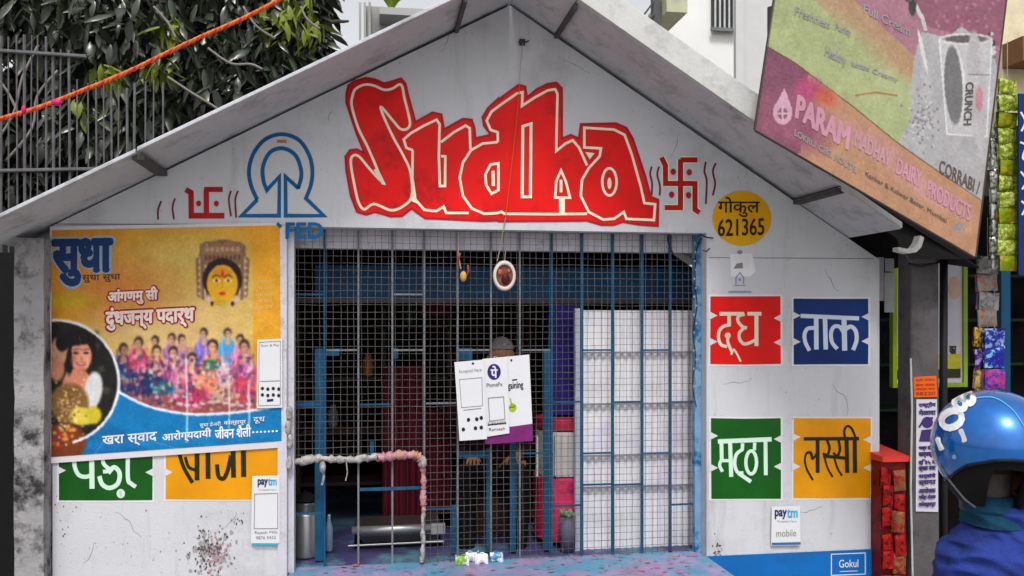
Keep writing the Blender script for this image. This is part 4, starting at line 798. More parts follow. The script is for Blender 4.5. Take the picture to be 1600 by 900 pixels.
def human(root, base, fd, rd, hgt, skin, cloth_m, trous, seated=True, head_lift=0., lean=0., shw=.165, shz=.43, lap=False):
    """base: point on the ground/seat under the pelvis, fd: facing, rd: the person's right"""
    def q(r_, f_, z_): return base+rd*r_+fd*f_+up*z_
    H = hgt; J = {}
    J['pel'] = (q(0, 0, 0), .12); J['sp1'] = (q(0, .02+lean*.3, .16), .125); J['sp2'] = (q(0, .05+lean*.7, .34), .14); J['neck'] = (q(0, .07+lean, .49), .058); J['nk2'] = (q(0, .09+lean, .57), .052); J['hd'] = (q(0, .10+lean, .66), .075)
    E_ = [('pel', 'sp1'), ('sp1', 'sp2'), ('sp2', 'neck'), ('neck', 'nk2'), ('nk2', 'hd')]; E2 = []
    for s_, t in ((1, 'r'), (-1, 'l')):
        J['sh'+t] = (q(s_*shw, .05+lean*.95, shz), .062); J['el'+t] = (q(s_*(shw+.06), .16+lean, shz-.24), .043); J['wr'+t] = (q(s_*.19, .38+lean, .13), .028); J['pm'+t] = (q(s_*.185, .45+lean, .125), (.036, .02))
        E_ += [('sp2', 'sh'+t), ('sh'+t, 'el'+t), ('el'+t, 'wr'+t), ('wr'+t, 'pm'+t)]
        if lap: J['el'+t] = (q(s_*.22, .06, .18), .043); J['wr'+t] = (q(s_*.13, .2, .1), .028); J['pm'+t] = (q(s_*.11, .25, .1), (.036, .02))
        hx_, hy_, hz_ = ((.11, -.2, -.02) if lap else (.185, 0, 0))
        for f_, (dx_, ln_) in enumerate(((-.03, .07), (-.01, .08), (.01, .075), (.028, .06))):
            a1, b1 = 'f%d%s' % (f_, t), 'g%d%s' % (f_, t); J[a1] = (q(s_*hx_+dx_, .49+hy_+(0 if lap else lean), .12+hz_), .009); J[b1] = (q(s_*hx_+dx_*1.1, .49+hy_+ln_*.5+(0 if lap else lean), .095+hz_), .0075); E_ += [('pm'+t, a1), (a1, b1)]
        J['th'+t] = (q(s_*hx_-s_*.045, .43+hy_+(0 if lap else lean), .10+hz_), .010); E_.append(('wr'+t, 'th'+t))
        if seated: J['hp'+t] = (q(s_*.09, .04, -.01), .09); J['kn'+t] = (q(s_*.15, .42, .02), .06); J['an'+t] = (q(s_*.14, .40, -.40), .038); J['ft'+t] = (q(s_*.15, .53, -.45), .032)
        else: J['hp'+t] = (q(s_*.09, .0, -.05), .09); J['kn'+t] = (q(s_*.10, .03, -.44), .058); J['an'+t] = (q(s_*.10, .0, -.84), .038); J['ft'+t] = (q(s_*.11, .14, -.89), .032)
        E_ += [('pel', 'hp'+t), ('hp'+t, 'kn'+t), ('kn'+t, 'an'+t), ('an'+t, 'ft'+t)]
    skin_body('body', J, E_, skin, root)
    up_ = {k_: v for k_, v in J.items() if k_ in ('pel', 'sp1', 'sp2', 'shr', 'shl', 'elr', 'ell')}; g_ = lambda k_, ex: (J[k_][0], (J[k_][1] if not isinstance(J[k_][1], tuple) else J[k_][1][0])+ex)
    S_ = {k_: g_(k_, .018) for k_ in ('sp1', 'pel', 'sp2', 'shr', 'shl', 'elr', 'ell', 'wrr', 'wrl')}; S_['neck'] = (J['neck'][0]-up*.02, .075)
    skin_body('shirt', S_, [('pel', 'sp1'), ('sp1', 'sp2'), ('sp2', 'neck'), ('sp2', 'shr'), ('sp2', 'shl'), ('shr', 'elr'), ('shl', 'ell'), ('elr', 'wrr'), ('ell', 'wrl')], cloth_m, root)
    T_ = {k_: g_(k_, .014) for k_ in ('pel', 'hpr', 'hpl', 'knr', 'knl', 'anr', 'anl')}
    skin_body('trousers', T_, [('pel', 'hpr'), ('pel', 'hpl'), ('hpr', 'knr'), ('hpl', 'knl'), ('knr', 'anr'), ('knl', 'anl')], trous, root)
    return J
def headmesh(c, fd, rd, s=1.):
    vs = []; n, m_ = 28, 20
    for i in range(m_+1):
        la = -math.pi/2+math.pi*i/m_
        for j in range(n):
            lo = 2*math.pi*j/n; f_ = math.cos(lo)*math.cos(la); r_ = math.sin(lo)*math.cos(la); z_ = math.sin(la)
            x, y, z = r_*.076, f_*.095, z_*.115
            if z_ < 0: x *= 1+.22*z_; y *= 1+.10*z_
            if f_ > .85 and -.25 < z_ < .1 and abs(r_) < .2: y += .016*(1-abs(r_)/.2)
            if f_ > .6 and .05 < z_ < .25 and .15 < abs(r_) < .55: y -= .006
            if f_ > .6 and -.75 < z_ < -.55: y += .006
            vs.append(tuple(c+(rd*x+fd*y+up*z)*s))
    return vs, [(i*n+j, i*n+(j+1) % n, (i+1)*n+(j+1) % n, (i+1)*n+j) for i in range(m_) for j in range(n)]
SK1 = M('warm_brown_skin', (150, 98, 70), .55, var=.08, scale=20); EYEW = M('eye_white', (225, 220, 215), .3); EYED = M('eye_dark', (30, 20, 16), .2)
def face(root, c, fd, rd):
    v, f = headmesh(c, fd, rd); m = MB(); m.add(v, f); h = m.build('head', SK1, root, smooth=True)
    for s_ in (-1, 1):
        part('ear', SK1, root, lambda m: m.ball(c+rd*s_*.077+fd*-.005+up*-.005, .012, .018, .03), smooth=True)
        part('eye', EYEW, root, lambda m: (m.ball(c+rd*s_*.032+fd*.080+up*.018, .014, .011, .009)), smooth=True); part('pupil', EYED, root, lambda m: m.ball(c+rd*s_*.032+fd*.0905+up*.018, .005, .003, .005), smooth=True)
    part('mouth', M('lip_skin', (120, 60, 52), .5), root, lambda m: m.ball(c+fd*.088-up*.052, .024, .008, .006), smooth=True)
    return h
# shopkeeper
hc = P(784, 563, .42); fd = -fwd; rd = -rgt
sk = empty('person', (hc.x, hc.y+.1, ZS), 'grey haired shopkeeper peering over the cards inside the booth', 'person')
human(sk, Vector((hc.x, hc.y+.34, hc.z-.66)), fd, rd, 1.6, SK1, M('maroon_shirt', (40, 8, 18), .9), M('dark_trousers', (10, 10, 12), .9), seated=True, lean=.22, lap=True)
face(sk, hc+Vector((0, 0, 0)), fd, rd)
hv, hf = headmesh(hc+up*.008-fd*.008, fd, rd, 1.09)
m = MB(); m.add(hv, [f for f in hf if all(((Vector(hv[i])-hc).z > .052) or ((Vector(hv[i])-hc).dot(fd) < -.0 and (Vector(hv[i])-hc).z > -.07) for i in f)]); m.build('hair', M('grey_hair', (112, 108, 106), .7, var=.4, scale=60, bump=.6, bscale=200), sk, smooth=True)
part('stool', M('stool_wood', (70, 50, 40), .7), sk, lambda m: m.box((hc.x-.17, hc.y+.22, ZS), (hc.x+.17, hc.y+.52, hc.z-.78)))

# rider in the blue helmet
ZC = 2.17; hc = C(1552, 696, ZC); fd = (fwd*.96+rgt*.28).normalized(); rd = fd.cross(up).normalized()
BJ = M('blue_jacket', (38, 58, 138), .8, var=.25, scale=9, bump=.5, bscale=120, rgb2=(26, 40, 96), s2=7, lo=.48, hi=.62); 
rider = empty('person', (hc.x, hc.y, 0), 'rider in a glossy blue helmet and blue jacket seen from behind at the right', 'person')
base = hc-up*.72+rgt*.06
human(rider, base-fwd*.0, fd, rd, 1.6, SK1, BJ, M('grey_jeans', (60, 64, 76), .8), seated=True, lean=-.02, shw=.115, shz=.35)
# jacket torso loft
def loft(m, rings, n=36, fold=0.):
    vs = []
    if fold:
        a_ = np.array(rings); t_ = np.linspace(0, 1, len(a_)); tt = np.linspace(0, 1, 60); rings = [tuple(np.interp(q_, t_, a_[:, c_]) for c_ in range(5)) for q_ in tt]; n = 110
    for (z_, cxr, cyf, rx, ry) in rings:
        for j in range(n):
            t = 2*math.pi*j/n; p_ = hc+rgt*(cxr+rx*math.cos(t))+fwd*(cyf+ry*math.sin(t))+up*z_
            d = mnoise.noise(Vector((p_.x*9, p_.y*9, p_.z*11)))*.010-fold*abs(mnoise.noise(Vector((p_.x*14+p_.z*22, p_.y*12, p_.z*9-p_.x*12)))); vs.append(tuple(p_+(rgt*math.cos(t)+fwd*math.sin(t))*d))
    k_ = len(rings); m.add(vs, [(i*n+j, i*n+(j+1) % n, (i+1)*n+(j+1) % n, (i+1)*n+j) for i in range(k_-1) for j in range(n)]+[tuple(reversed(range(n))), tuple((k_-1)*n+j for j in range(n))])
px2 = 1/FPX*ZC
part('jacket', BJ, rider, lambda m: loft(m, [(-.78, .07, .0, .17, .12), (-.6, .066, .0, .19, .13), (-.42, .064, .0, .205, .135), (-.304, .062, .0, .203, .13), (-.262, .060, .0, .196, .12), (-.232, .056, .0, .172, .11), (-.212, .048, .0, .135, .1), (-.185, .036, .0, .098, .09), (-.155, .02, .0, .082, .082), (-.14, .012, 0, .07, .075)], fold=.03), smooth=True)
SCF = M('teal_scarf', (12, 58, 84), .85, var=.3, scale=14, bump=.6, bscale=60)
part('collar', SCF, rider, lambda m: loft(m, [(-.19, .012, .0, .088, .088), (-.172, .006, .0, .078, .082), (-.158, -.002, .0, .068, .074), (-.15, -.004, 0, .072, .076), (-.136, -.008, 0, .066, .07), (-.128, -.01, 0, .067, .071), (-.118, -.012, 0, .059, .063)], fold=.02), smooth=True)
part('neck_skin', M('grey_brown_nape', (84, 78, 76), .7, var=.35, scale=30), rider, lambda m: loft(m, [(-.16, -.015, .01, .055, .06), (-.11, -.018, .01, .056, .06), (-.075, -.018, .01, .058, .064), (-.03, -.016, .01, .055, .066)]), smooth=True)
part('nape_hair', M('black_hair', (38, 34, 34), .6, var=.4, scale=90), rider, lambda m: loft(m, [(-.062, -.014, .008, .055, .066), (-.045, -.01, .008, .062, .074), (-.02, .0, .008, .08, .09)]), smooth=True)
RX, RY_, RZ = .138, .150, .137
def HS(lo, la, s_=1., dn=1.): lo = lo-R(14); return hc+rgt*(math.sin(lo)*math.cos(la)*RX*s_)-fwd*(math.cos(lo)*math.cos(la)*RY_*s_)+up*(math.sin(la)*RZ*s_*(dn if la < 0 else 1))
def lerp(x, xs, ys_): return float(np.interp(x, xs, ys_))
def shell_min(lo):
    a_ = abs((math.degrees(lo)+180) % 360-180); return R(lerp(a_, [0, 15, 40, 65, 95, 130, 180], [-7, -8, -16, -33, -42, -50, -48]))
def pad_min(lo):
    a_ = abs((math.degrees(lo)+180) % 360-180); return R(lerp(a_, [0, 18, 26, 36, 80, 180], [-13, -15, -46, -64, -56, -50]))
def shell(m, s_, fmin, fmax=None, n=72, k_=26, thick=.01, dn=1.):
    vs = []
    for L_ in (s_, s_-thick/RX):
        for i in range(k_+1):
            for j in range(n):
                lo = 2*math.pi*j/n; a1 = fmin(lo); b1 = math.pi/2 if fmax is None else fmax(lo); la = a1+(b1-a1)*i/k_; vs.append(tuple(HS(lo, la, L_, dn)))
    N = (k_+1)*n
    f = [(i*n+j, i*n+(j+1) % n, (i+1)*n+(j+1) % n, (i+1)*n+j) for i in range(k_) for j in range(n)]
    m.add(vs, f+[tuple(N+q_ for q_ in reversed(x)) for x in f]+[(j, N+j, N+(j+1) % n, (j+1) % n) for j in range(n)])
HB = M('metallic_blue_helmet_paint', (0, 98, 182), .24, .45, var=.3, scale=14, coat=1., rgb2=(60, 110, 150), s2=38, lo=.62, hi=.68); 
part('helmet_shell', HB, rider, lambda m: shell(m, 1., shell_min), smooth=True)
part('helmet_padding', M('black_padding', (16, 15, 17), .8), rider, lambda m: shell(m, .93, pad_min, lambda lo: shell_min(lo)+R(10), thick=.02, dn=1.32), smooth=True)
def bandv(m):
    pts = [HS(R(a_), shell_min(R(a_))+R(1), 1.012) for a_ in range(0, 361, 5)]; m.tube(pts, .0035, 6, cap=False)
part('helmet_trim', M('black_trim', (20, 20, 22), .4), rider, bandv)
part('helmet_strap', M('grey_strap', (120, 122, 128), .5), rider, lambda m: m.tube([HS(R(-76), R(-20), 1.01), HS(R(-70), R(-34), .99, 1.1), HS(R(-58), R(-50), .97, 1.25), HS(R(-42), R(-62), .96, 1.3)], .0035, 6))
part('visor', M('smoke_visor', (60, 66, 74), .1, coat=1., var=.02), rider, lambda m: (m.add([tuple(HS(R(180+a_), R(b_), 1.015)) for b_ in (-22, -8, 6, 18) for a_ in range(-60, 61, 10)], [(i*13+j, i*13+j+1, (i+1)*13+j+1, (i+1)*13+j) for i in range(3) for j in range(12)])), smooth=True)
def hproj(x, y, off):
    d = ray(x, y).normalized(); o_ = CAM-hc; k_ = 1.006+off
    sc_ = lambda v: Vector((v.dot(rgt)/(RX*k_), v.dot(fwd)/(RY_*k_), v.z/(RZ*k_)))
    A_, B_ = sc_(d), sc_(o_); a_, b_, c_ = A_.dot(A_), 2*A_.dot(B_), B_.dot(B_)-1; D_ = b_*b_-4*a_*c_
    if D_ > 0: q_ = B_+A_*((-b_-math.sqrt(D_))/(2*a_))
    else: q_ = (B_+A_*(-b_/(2*a_))).normalized()
    return hc+rgt*q_.x*RX*k_+fwd*q_.y*RY_*k_+up*q_.z*RZ*k_
HW = M('white_decal', (232, 234, 238), .3, coat=.6)
def hletters(s_):
    u = Paint(hproj, .006)
    for t, (cx_, cy_), w_, h_, ang in s_:
        c_, n_ = math.cos(R(ang)), math.sin(R(ang)); ax_ = (c_*w_/2, n_*w_/2); ay = (-n_*h_/2, c_*h_/2)
        u.text(t, (cx_-ax_[0]-ay[0], cy_-ax_[1]-ay[1]), (cx_+ax_[0]-ay[0], cy_+ax_[1]-ay[1]), (cx_-ax_[0]+ay[0], cy_-ax_[1]+ay[1]), bold=.06)
    return u
hletters([('1', (1486, 687), 17, 42, 70), ('0', (1487, 655), 32, 38, 64), ('8', (1506, 626), 26, 36, 55)]).build('helmet_number', HW, rider)
u = Paint(hproj, .004); u.line(cr([(1478, 640), (1500, 628), (1530, 621), (1556, 622), (1582, 640), (1600, 665)], 8), 1.6); u.ell(1491, 714, 3.4, 3.6); u.build('helmet_stripe', M('pale_blue_decal', (90, 170, 220), .3, coat=.6), rider)

# ------------------------------------------------------------------ hoarding above the right eave
hp0 = P(1180, 203, -.62); hn = Vector((-.42, -1, 0)).normalized(); HD = hp0.dot(hn)
def hoard(x, y, off):
    d = ray(x, y); p_ = CAM+d*((HD-CAM.dot(hn))/d.dot(hn)); return p_+hn*off
QH = [(1214, -26), (1573, -26), (1522, 401), (1180, 203)]
cv = Canvas(1170, -40, 1585, 412, .9, (164, 172, 124))
cv.poly([(1236, -40), (1330, -40), (1585, 180), (1585, 420), (1440, 190)], (172, 138, 108)); cv.poly([(1290, -40), (1585, -40), (1585, 140), (1450, 110)], (160, 112, 128)); cv.poly([(1420, -40), (1585, -40), (1585, 80), (1440, 40)], (140, 88, 106))
cv.ell(1300, 60, 80, 30, (158, 166, 118), 30, 30); cv.ell(1390, 140, 60, 30, (168, 176, 128), 20, 35)
cv.line([(1335, 150), (1366, 145), (1400, 150)], 2.6, (166, 104, 70))
cv.poly([(1438, 50), (1480, 60), (1500, 42), (1525, 60), (1548, 60), (1556, 110), (1540, 300), (1530, 318), (1400, 225), (1420, 190), (1425, 100)], (168, 166, 168))
cv.ell(1450, 150, 28, 60, (170, 168, 170), 6); cv.ell(1440, 80, 3, 34, (206, 204, 204), 1, -12)
for i in range(90): cv.ell(rp.gauss(1440, 12), rp.gauss(185, 20), 1.8, 2., rp.choice([(110, 108, 108), (200, 198, 198), (130, 128, 128)]), 1, al=.8)
for i in range(60): cv.ell(rp.uniform(1490, 1552), rp.gauss(72, 8), 3, 2.6, rp.choice([(60, 54, 56), (200, 196, 196), (110, 104, 108)]), 1, al=.85)
cv.poly([(1466, 62), (1548, 62), (1540, 214), (1478, 210)], (184, 182, 184)); cv.line([(1466, 62), (1478, 210), (1540, 214), (1548, 62)], 2.2, (216, 214, 216)); cv.ell(1507, 62, 41, 9, (206, 204, 204), 1.5); cv.ell(1507, 62, 34, 6, (96, 90, 92), 2)
cv.ell(1489, 132, 17, 66, (206, 204, 206), 1, -3); cv.ell(1488, 134, 14, 62, (112, 110, 112), 2, -3); cv.ell(1524, 140, 15, 90, (178, 174, 176), 2, -3); cv.line([(1512, 117), (1544, 118)], 2, (130, 124, 126)); cv.ell(1528, 155, 6, 20, (190, 130, 144), 2)
cv.line([(1418, -10), (1440, 30), (1444, 46)], 6, (196, 194, 196)); cv.ell(1424, 12, 6, 14, (60, 60, 60), 1.5)
cv.poly([(1170, 56), (1180, 62), (1240, 98), (1330, 166), (1402, 224), (1470, 272), (1530, 312), (1590, 340), (1590, 420), (1170, 420)], (178, 134, 104))
cv.poly([(1170, 56), (1180, 62), (1240, 98), (1262, 114), (1250, 240), (1170, 240)], (124, 74, 94)); cv.ell(1240, 190, 60, 40, (142, 84, 104), 30, 25); cv.ell(1262, 140, 22, 18, (170, 72, 110), 14); cv.ell(1290, 152, 18, 12, (186, 90, 70), 12, 30); cv.ell(1360, 225, 60, 16, (184, 134, 130), 16, 32); cv.ell(1450, 300, 60, 14, (188, 140, 130), 14, 32)
cv.ell(1496, 355, 9, 7, (150, 140, 140), 5); cv.line([(1175, 60), (1240, 98), (1330, 166), (1402, 224), (1470, 272), (1530, 312)], 1.4, (96, 70, 50))
cv.ell(1222, 176, 15, 19, (206, 160, 180), 1.2); cv.poly([(1209, 168), (1225, 138), (1236, 168)], (206, 160, 180)); cv.ell(1222, 178, 8, 9, (150, 90, 112), 1.2); cv.line([(1222, 164), (1222, 190)], 3, (210, 170, 186)); cv.line([(1214, 178), (1230, 178)], 3, (210, 170, 186))
for i in range(26): cv.ell(rp.uniform(1460, 1560), rp.uniform(-10, 45), 2.4, 3, (178, 130, 146), 2, al=.6)
cv.speck(4, 9, 3)
hb = empty('tilted_hoarding', hoard(1350, 300, 0), 'big tilted plum and tan dairy hoarding above the right eave', 'hoarding')
picture('printed_picture', QH, cv, 300, 330, hoard, print_mat('sun_faded_print', .5), hb, off=.014, gain=.78)
m = MB(); q0 = [hoard(x, y, .012) for x, y in (QH[3], QH[2], QH[1], QH[0])]; m.hexa(q0, [p_-hn*.03 for p_ in q0]); m.build('backing_board', M('dark_frame', (62, 52, 50), .7), hb)
def rim(m):
    for a_, b_ in ((QH[0], QH[3]), (QH[3], QH[2]), (QH[2], QH[1])): m.tube([hoard(*a_, .006), hoard(*b_, .006)], .009, 6)
part('frame_tube', M('dark_frame_tube', (74, 58, 54), .6), hb, rim)
PIK = M('pink_lettering', (196, 140, 160), .6, var=.1, scale=9); GRL = M('grey_lilac_lettering', (150, 146, 150), .6); DKL = M('dark_lettering', (96, 82, 80), .6)
def ht(t, x0, y0, x1, y1, h_, mat, bold=.02, lean=-.12, nm='lettering'):
    u = Paint(hoard, .016); u.text(t, (x0, y0), (x1, y1), (x0+lean*h_, y0+h_), bold=bold); u.build(nm, mat, hb)
ht('PARAM', 1247, 150, 1328, 200, 34, PIK, .05); ht('MADHAV', 1337, 205, 1392, 238, 24, M('faint_pink_lettering', (190, 146, 152)), .03); ht('DAIRY', 1402, 247, 1440, 270, 24, PIK, .03); ht('PRODUCTS', 1450, 282, 1516, 322, 24, PIK, .03)
ht('LOKRU. CEG. ROUTE,', 1242, 203, 1338, 262, 11, GRL); ht('Kankar & Kalwar Bazar, Mumbai', 1352, 268, 1478, 342, 8, DKL, .01)
ht('Freshness', 1243, 12, 1297, 34, 13, GRL); ht('Purity', 1305, 38, 1330, 48, 13, GRL); ht('Healthy', 1290, 74, 1322, 90, 18, GRL); ht('Nutritious', 1330, 96, 1358, 104, 9, GRL); ht('Creamy', 1363, 108, 1402, 122, 10, GRL)
ht('Full Cream', 1350, 8, 1422, 46, 13, GRL); ht('CORRABI /', 1468, 250, 1530, 285, 20, DKL, .02); ht('GAIN', 1398, -20, 1432, -8, 16, DKL, .05)
u = Paint(hoard, .016); u.text('CRUNCH', (1520, 130), (1516, 196), (1508, 130), bold=.03); u.build('lettering', DKL, hb)
# posts that carry the hoarding, behind it
for x in (1225, 1500):
    p_ = hoard(x, 300 if x < 1300 else 380, -.06); part('support_post', M('post_steel', (60, 60, 62), .6), hb, lambda m: m.tube([(p_.x, p_.y+.12, zr(p_.x)+.05 if p_.x < XR else 0), (p_.x, p_.y+.12, p_.z+.9)], .02, 8))
# black sheet put in for the shadow between booth roof and hoarding
m = MB(); tq = [P(1262, 262, -.25), P(1300, 270, -.3), P(1395, 335, -.3), P(1530, 420, -.25)]; vs = []
for j, (dy_, dz_) in enumerate(((0, 0), (.4, .06), (.9, .04), (1.4, .1))):
    for p_ in tq: vs.append((p_.x+.0, p_.y+dy_, p_.z+dz_))
k_ = len(vs); vs += [(x, y, z+.012) for x, y, z in vs]; f = [(j*4+i, j*4+i+1, (j+1)*4+i+1, (j+1)*4+i) for j in range(3) for i in range(3)]
f += [tuple(k_+q_ for q_ in reversed(x)) for x in f]+[(i+1, i, k_+i, k_+i+1) for i in range(3)]
m.add(vs, f); 
m.add([tuple(P(1297, 262, -.26)), tuple(P(1530, 398, -.26)), tuple(P(1535, 405, -.26)), tuple(P(1422, 405, -.26)), tuple(P(1400, 372, -.26)), tuple(P(1300, 300, -.26))], [(0, 5, 4, 3, 2, 1)])
thing1('shadow_fill_sheet', m, M('shadow_black', (8, 8, 8), .7, var=.4, scale=5, bump=.5, bscale=12), 'black sheet standing in for the shadow under the tilted hoarding', 'shadow fill')

# ------------------------------------------------------------------ neighbouring stall, right
ns = empty('neighbour_stall', (4.2, 1.4, 0), 'dark cluttered shop front behind the concrete pole at the right', 'stall')
boxp('back_wall', (XR+.06, 1.7, 0), (7.5, 1.8, 3.1), M('stall_dark', (30, 27, 29), .8, var=.5, scale=3, rgb2=(48, 40, 74), s2=4, lo=.56, hi=.66), ns)
boxp('awning', (XR+.3, .2, 2.32), (7.5, 1.7, 2.4), M('awning_dark', (50, 44, 42), .8), ns)
boxp('counter', (3.75, .5, 0), (7.2, 1.3, .85), M('counter_dark', (60, 50, 46), .7, var=.3), ns)
for i, px in enumerate((1568, 1700)):
    x = P(px, 500, .3).x; boxp('post', (x-.03, .28, 0), (x+.03, .34, 2.32), M('stall_post_blue', (14, 70, 104), .5), ns)
for i in range(4):
    z = .95+.32*i; boxp('stall_shelf', (3.3, 1.35, z), (7.2, 1.69, z+.02), M('shelf_green', (40, 60, 40), .7), ns)
gc = [(110, 60, 30), (60, 90, 40), (150, 120, 90), (40, 60, 110), (130, 40, 30), (120, 120, 60), (170, 150, 130)]
for i in range(7):
    x = 3.5+i*.36+random.uniform(-.02, .02); z = .97+.32*((i*5) % 3)
    m = MB(); h_ = random.uniform(.14, .24); m.lathe((x, 1.5, z+.001), [(.06, 0), (.065, .02), (.065, h_*.75), (.045, h_*.85), (.05, h_)], 12)
    thing1('sweet_jar', m, M('sweet_%s' % 'abcdefg'[i % 7], gc[i % 7], .35, var=.3, scale=30), 'dim %s sweet jar on the shelves of the dark neighbouring stall' % ('rust brown', 'leaf green', 'dusty tan', 'navy blue', 'brick red', 'olive', 'pale beige')[i % 7], 'jar', smooth=True, group='jars in the neighbouring stall')
# green framed sign
gs = empty('green_framed_sign', P(1450, 600, .8), 'white signboard in a lime green frame behind the concrete pole', 'sign')
GFR = M('lime_frame', (142, 170, 24), .5, var=.15)
a_, b_ = P(1396, 602, .8), P(1507, 385, .8)
boxp('panel', (a_.x, .8, a_.z), (b_.x, .82, b_.z), M('sign_white', (200, 196, 206), .5, var=.06), gs)
for x0, z0_, x1, z1_ in ((a_.x-.012, a_.z-.015, a_.x+.016, b_.z), (b_.x-.016, a_.z-.015, b_.x+.012, b_.z)): boxp('frame_side', (x0, .785, z0_), (x1, .825, z1_), GFR, gs)
boxp('frame_bottom', (a_.x+.017, .785, a_.z-.015), (b_.x-.017, .825, a_.z+.012), GFR, gs)
gf = plane_at(.8)
u = Paint(gf, .002); u.poly([(1402, 556), (1501, 553), (1501, 590), (1402, 592)]); u.build('print_band', M('yellow_band', (196, 184, 50), .5, var=.2, scale=12), gs)
u = Paint(gf, .004); u.text('का', (1484, 541), (1494, 541), (1484, 553), bold=.05); u.text('THE', (1406, 424), (1420, 424), (1406, 438), bold=.05); u.poly([(1402, 578), (1501, 576), (1501, 590), (1402, 592)]); u.build('print', M('dark_green_print', (50, 56, 26)), gs)
u = Paint(gf, .002); u.ell(1492, 450, 10, 18); u.build('print', M('peach_print', (206, 170, 150)), gs)
# papers beside the wall
pp = empty('paper_notice', P(1384, 490, .35), 'torn white paper notices hanging just right of the booth corner', 'notice')
for x0, y0, x1, y1 in ((1369, 402, 1381, 470), (1383, 404, 1397, 424), (1382, 426, 1397, 488)): 
    a1, b1 = P(x0, y1, .35), P(x1, y0, .35); boxp('sheet', (a1.x, .35, a1.z), (b1.x, .354, b1.z), M('paper_white', (206, 206, 210), .7, var=.12, scale=20, rgb2=(90, 130, 130), s2=20, lo=.62, hi=.68), pp)
# concrete pole and pipe
c = P(1446, 600, -.12); rpole = (P(1469, 600, -.12).x-P(1423, 600, -.12).x)/2
pole = empty('concrete_pole', (c.x, c.y, 0), 'square grey concrete pole with stickers right of the booth', 'pole')
part('shaft', M('pole_concrete', (88, 85, 87), .9, var=.2, scale=6, bump=.6, bscale=40, rgb2=(58, 55, 57), s2=5, lo=.5, hi=.7), pole, lambda m: m.hexa([(c.x-rpole, c.y, 0), (c.x+rpole, c.y, 0), (c.x+rpole*.9, c.y, 3.2), (c.x-rpole*.9, c.y, 3.2)], [(c.x-rpole, c.y+.13, 0), (c.x+rpole, c.y+.13, 0), (c.x+rpole*.9, c.y+.13, 3.2), (c.x-rpole*.9, c.y+.13, 3.2)]), bevel=.012)
part('cap_bracket', M('grey_bracket', (98, 98, 102), .7), pole, lambda m: m.hexa([P(1428, 412, -.16), P(1462, 410, -.16), P(1456, 398, -.16), P(1418, 396, -.16)], [p_+Vector((0, .03, 0)) for p_ in (P(1428, 412, -.16), P(1462, 410, -.16), P(1456, 398, -.16), P(1418, 396, -.16))]))
part('band', MATS['black_rubber'], pole, lambda m: m.tube([P(1420, 412, -.16), P(1440, 416, -.17), P(1466, 410, -.15)], .006, 6))
part('side_cable', M('white_cable', (190, 188, 188), .6), pole, lambda m: m.tube([P(1423, 560, -.13), P(1425, 640, -.13), P(1423, 760, -.13), P(1428, 1000, -.13)], .005, 5))
m = MB(); c = P(1474, 600, -.02); m.tube([(c.x, c.y, 0), (c.x, c.y, 1.2), (c.x+.004, c.y, 2.2)], .021, 12); 
thing1('black_drain_pipe', m, M('pipe_black', (34, 34, 37), .45, var=.3), 'dark drain pipe running up beside the concrete pole', 'pipe', smooth=True)
sf_ = plane_at(-.127)
st = empty('orange_notice', P(1448, 620, -.13), 'orange printed notice stuck to the concrete pole', 'notice'); 
def stick(quad, root, mat, Y=-.127): q = [P(x, y, Y) for x, y in quad]; m = MB(); m.hexa([q[3], q[2], q[1], q[0]], [p_+Vector((0, .003, 0)) for p_ in (q[3], q[2], q[1], q[0])]); m.build('sheet', mat, root)
stick([(1427, 589), (1463, 587), (1465, 620), (1428, 621)], st, M('orange_paper', (226, 92, 18), .6, var=.1))
u = Paint(sf_, .001); [u.text(t, (1431, 592+i*7), (1461, 591+i*7), (1431, 597+i*7)) for i, t in enumerate(('श्री गणेश', 'सेवा मंडळ', 'संपर्क करा', '98220'))]; u.build('print', M('brown_print', (120, 40, 10)), st)
pp2 = empty('purple_poster', P(1448, 800, -.13), 'tall white poster with dense purple print on the concrete pole', 'poster'); 
stick([(1432, 624), (1464, 624), (1466, 800), (1431, 799)], pp2, M('poster_paper', (200, 196, 208), .6, var=.05))
u = Paint(sf_, .001); r2 = random.Random(5)
for i, t in enumerate(('राष्ट्रीय', 'मेळावा')): u.text(t, (1436, 629+i*11), (1462, 628+i*11), (1436, 638+i*11), bold=.06)
u.ell(1449, 660, 9, 9, 16); u.poly([(1436, 690), (1440, 672), (1458, 670), (1463, 690)]); u.line([(1436, 668), (1444, 655), (1458, 653)], 3)
for i in range(9): t = ('भव्य दिव्य', 'कार्यक्रम', 'दि २५ मे', 'स्थळ नगर', 'सर्वांचे', 'स्वागत', 'आयोजक', 'मित्र मंडळ', 'कोल्हापूर')[i]; u.text(t, (1436, 696+i*11), (1462, 695+i*11), (1436, 704.5+i*11), bold=.06)
u.build('print', M('violet_print', (62, 44, 104), .6), pp2)
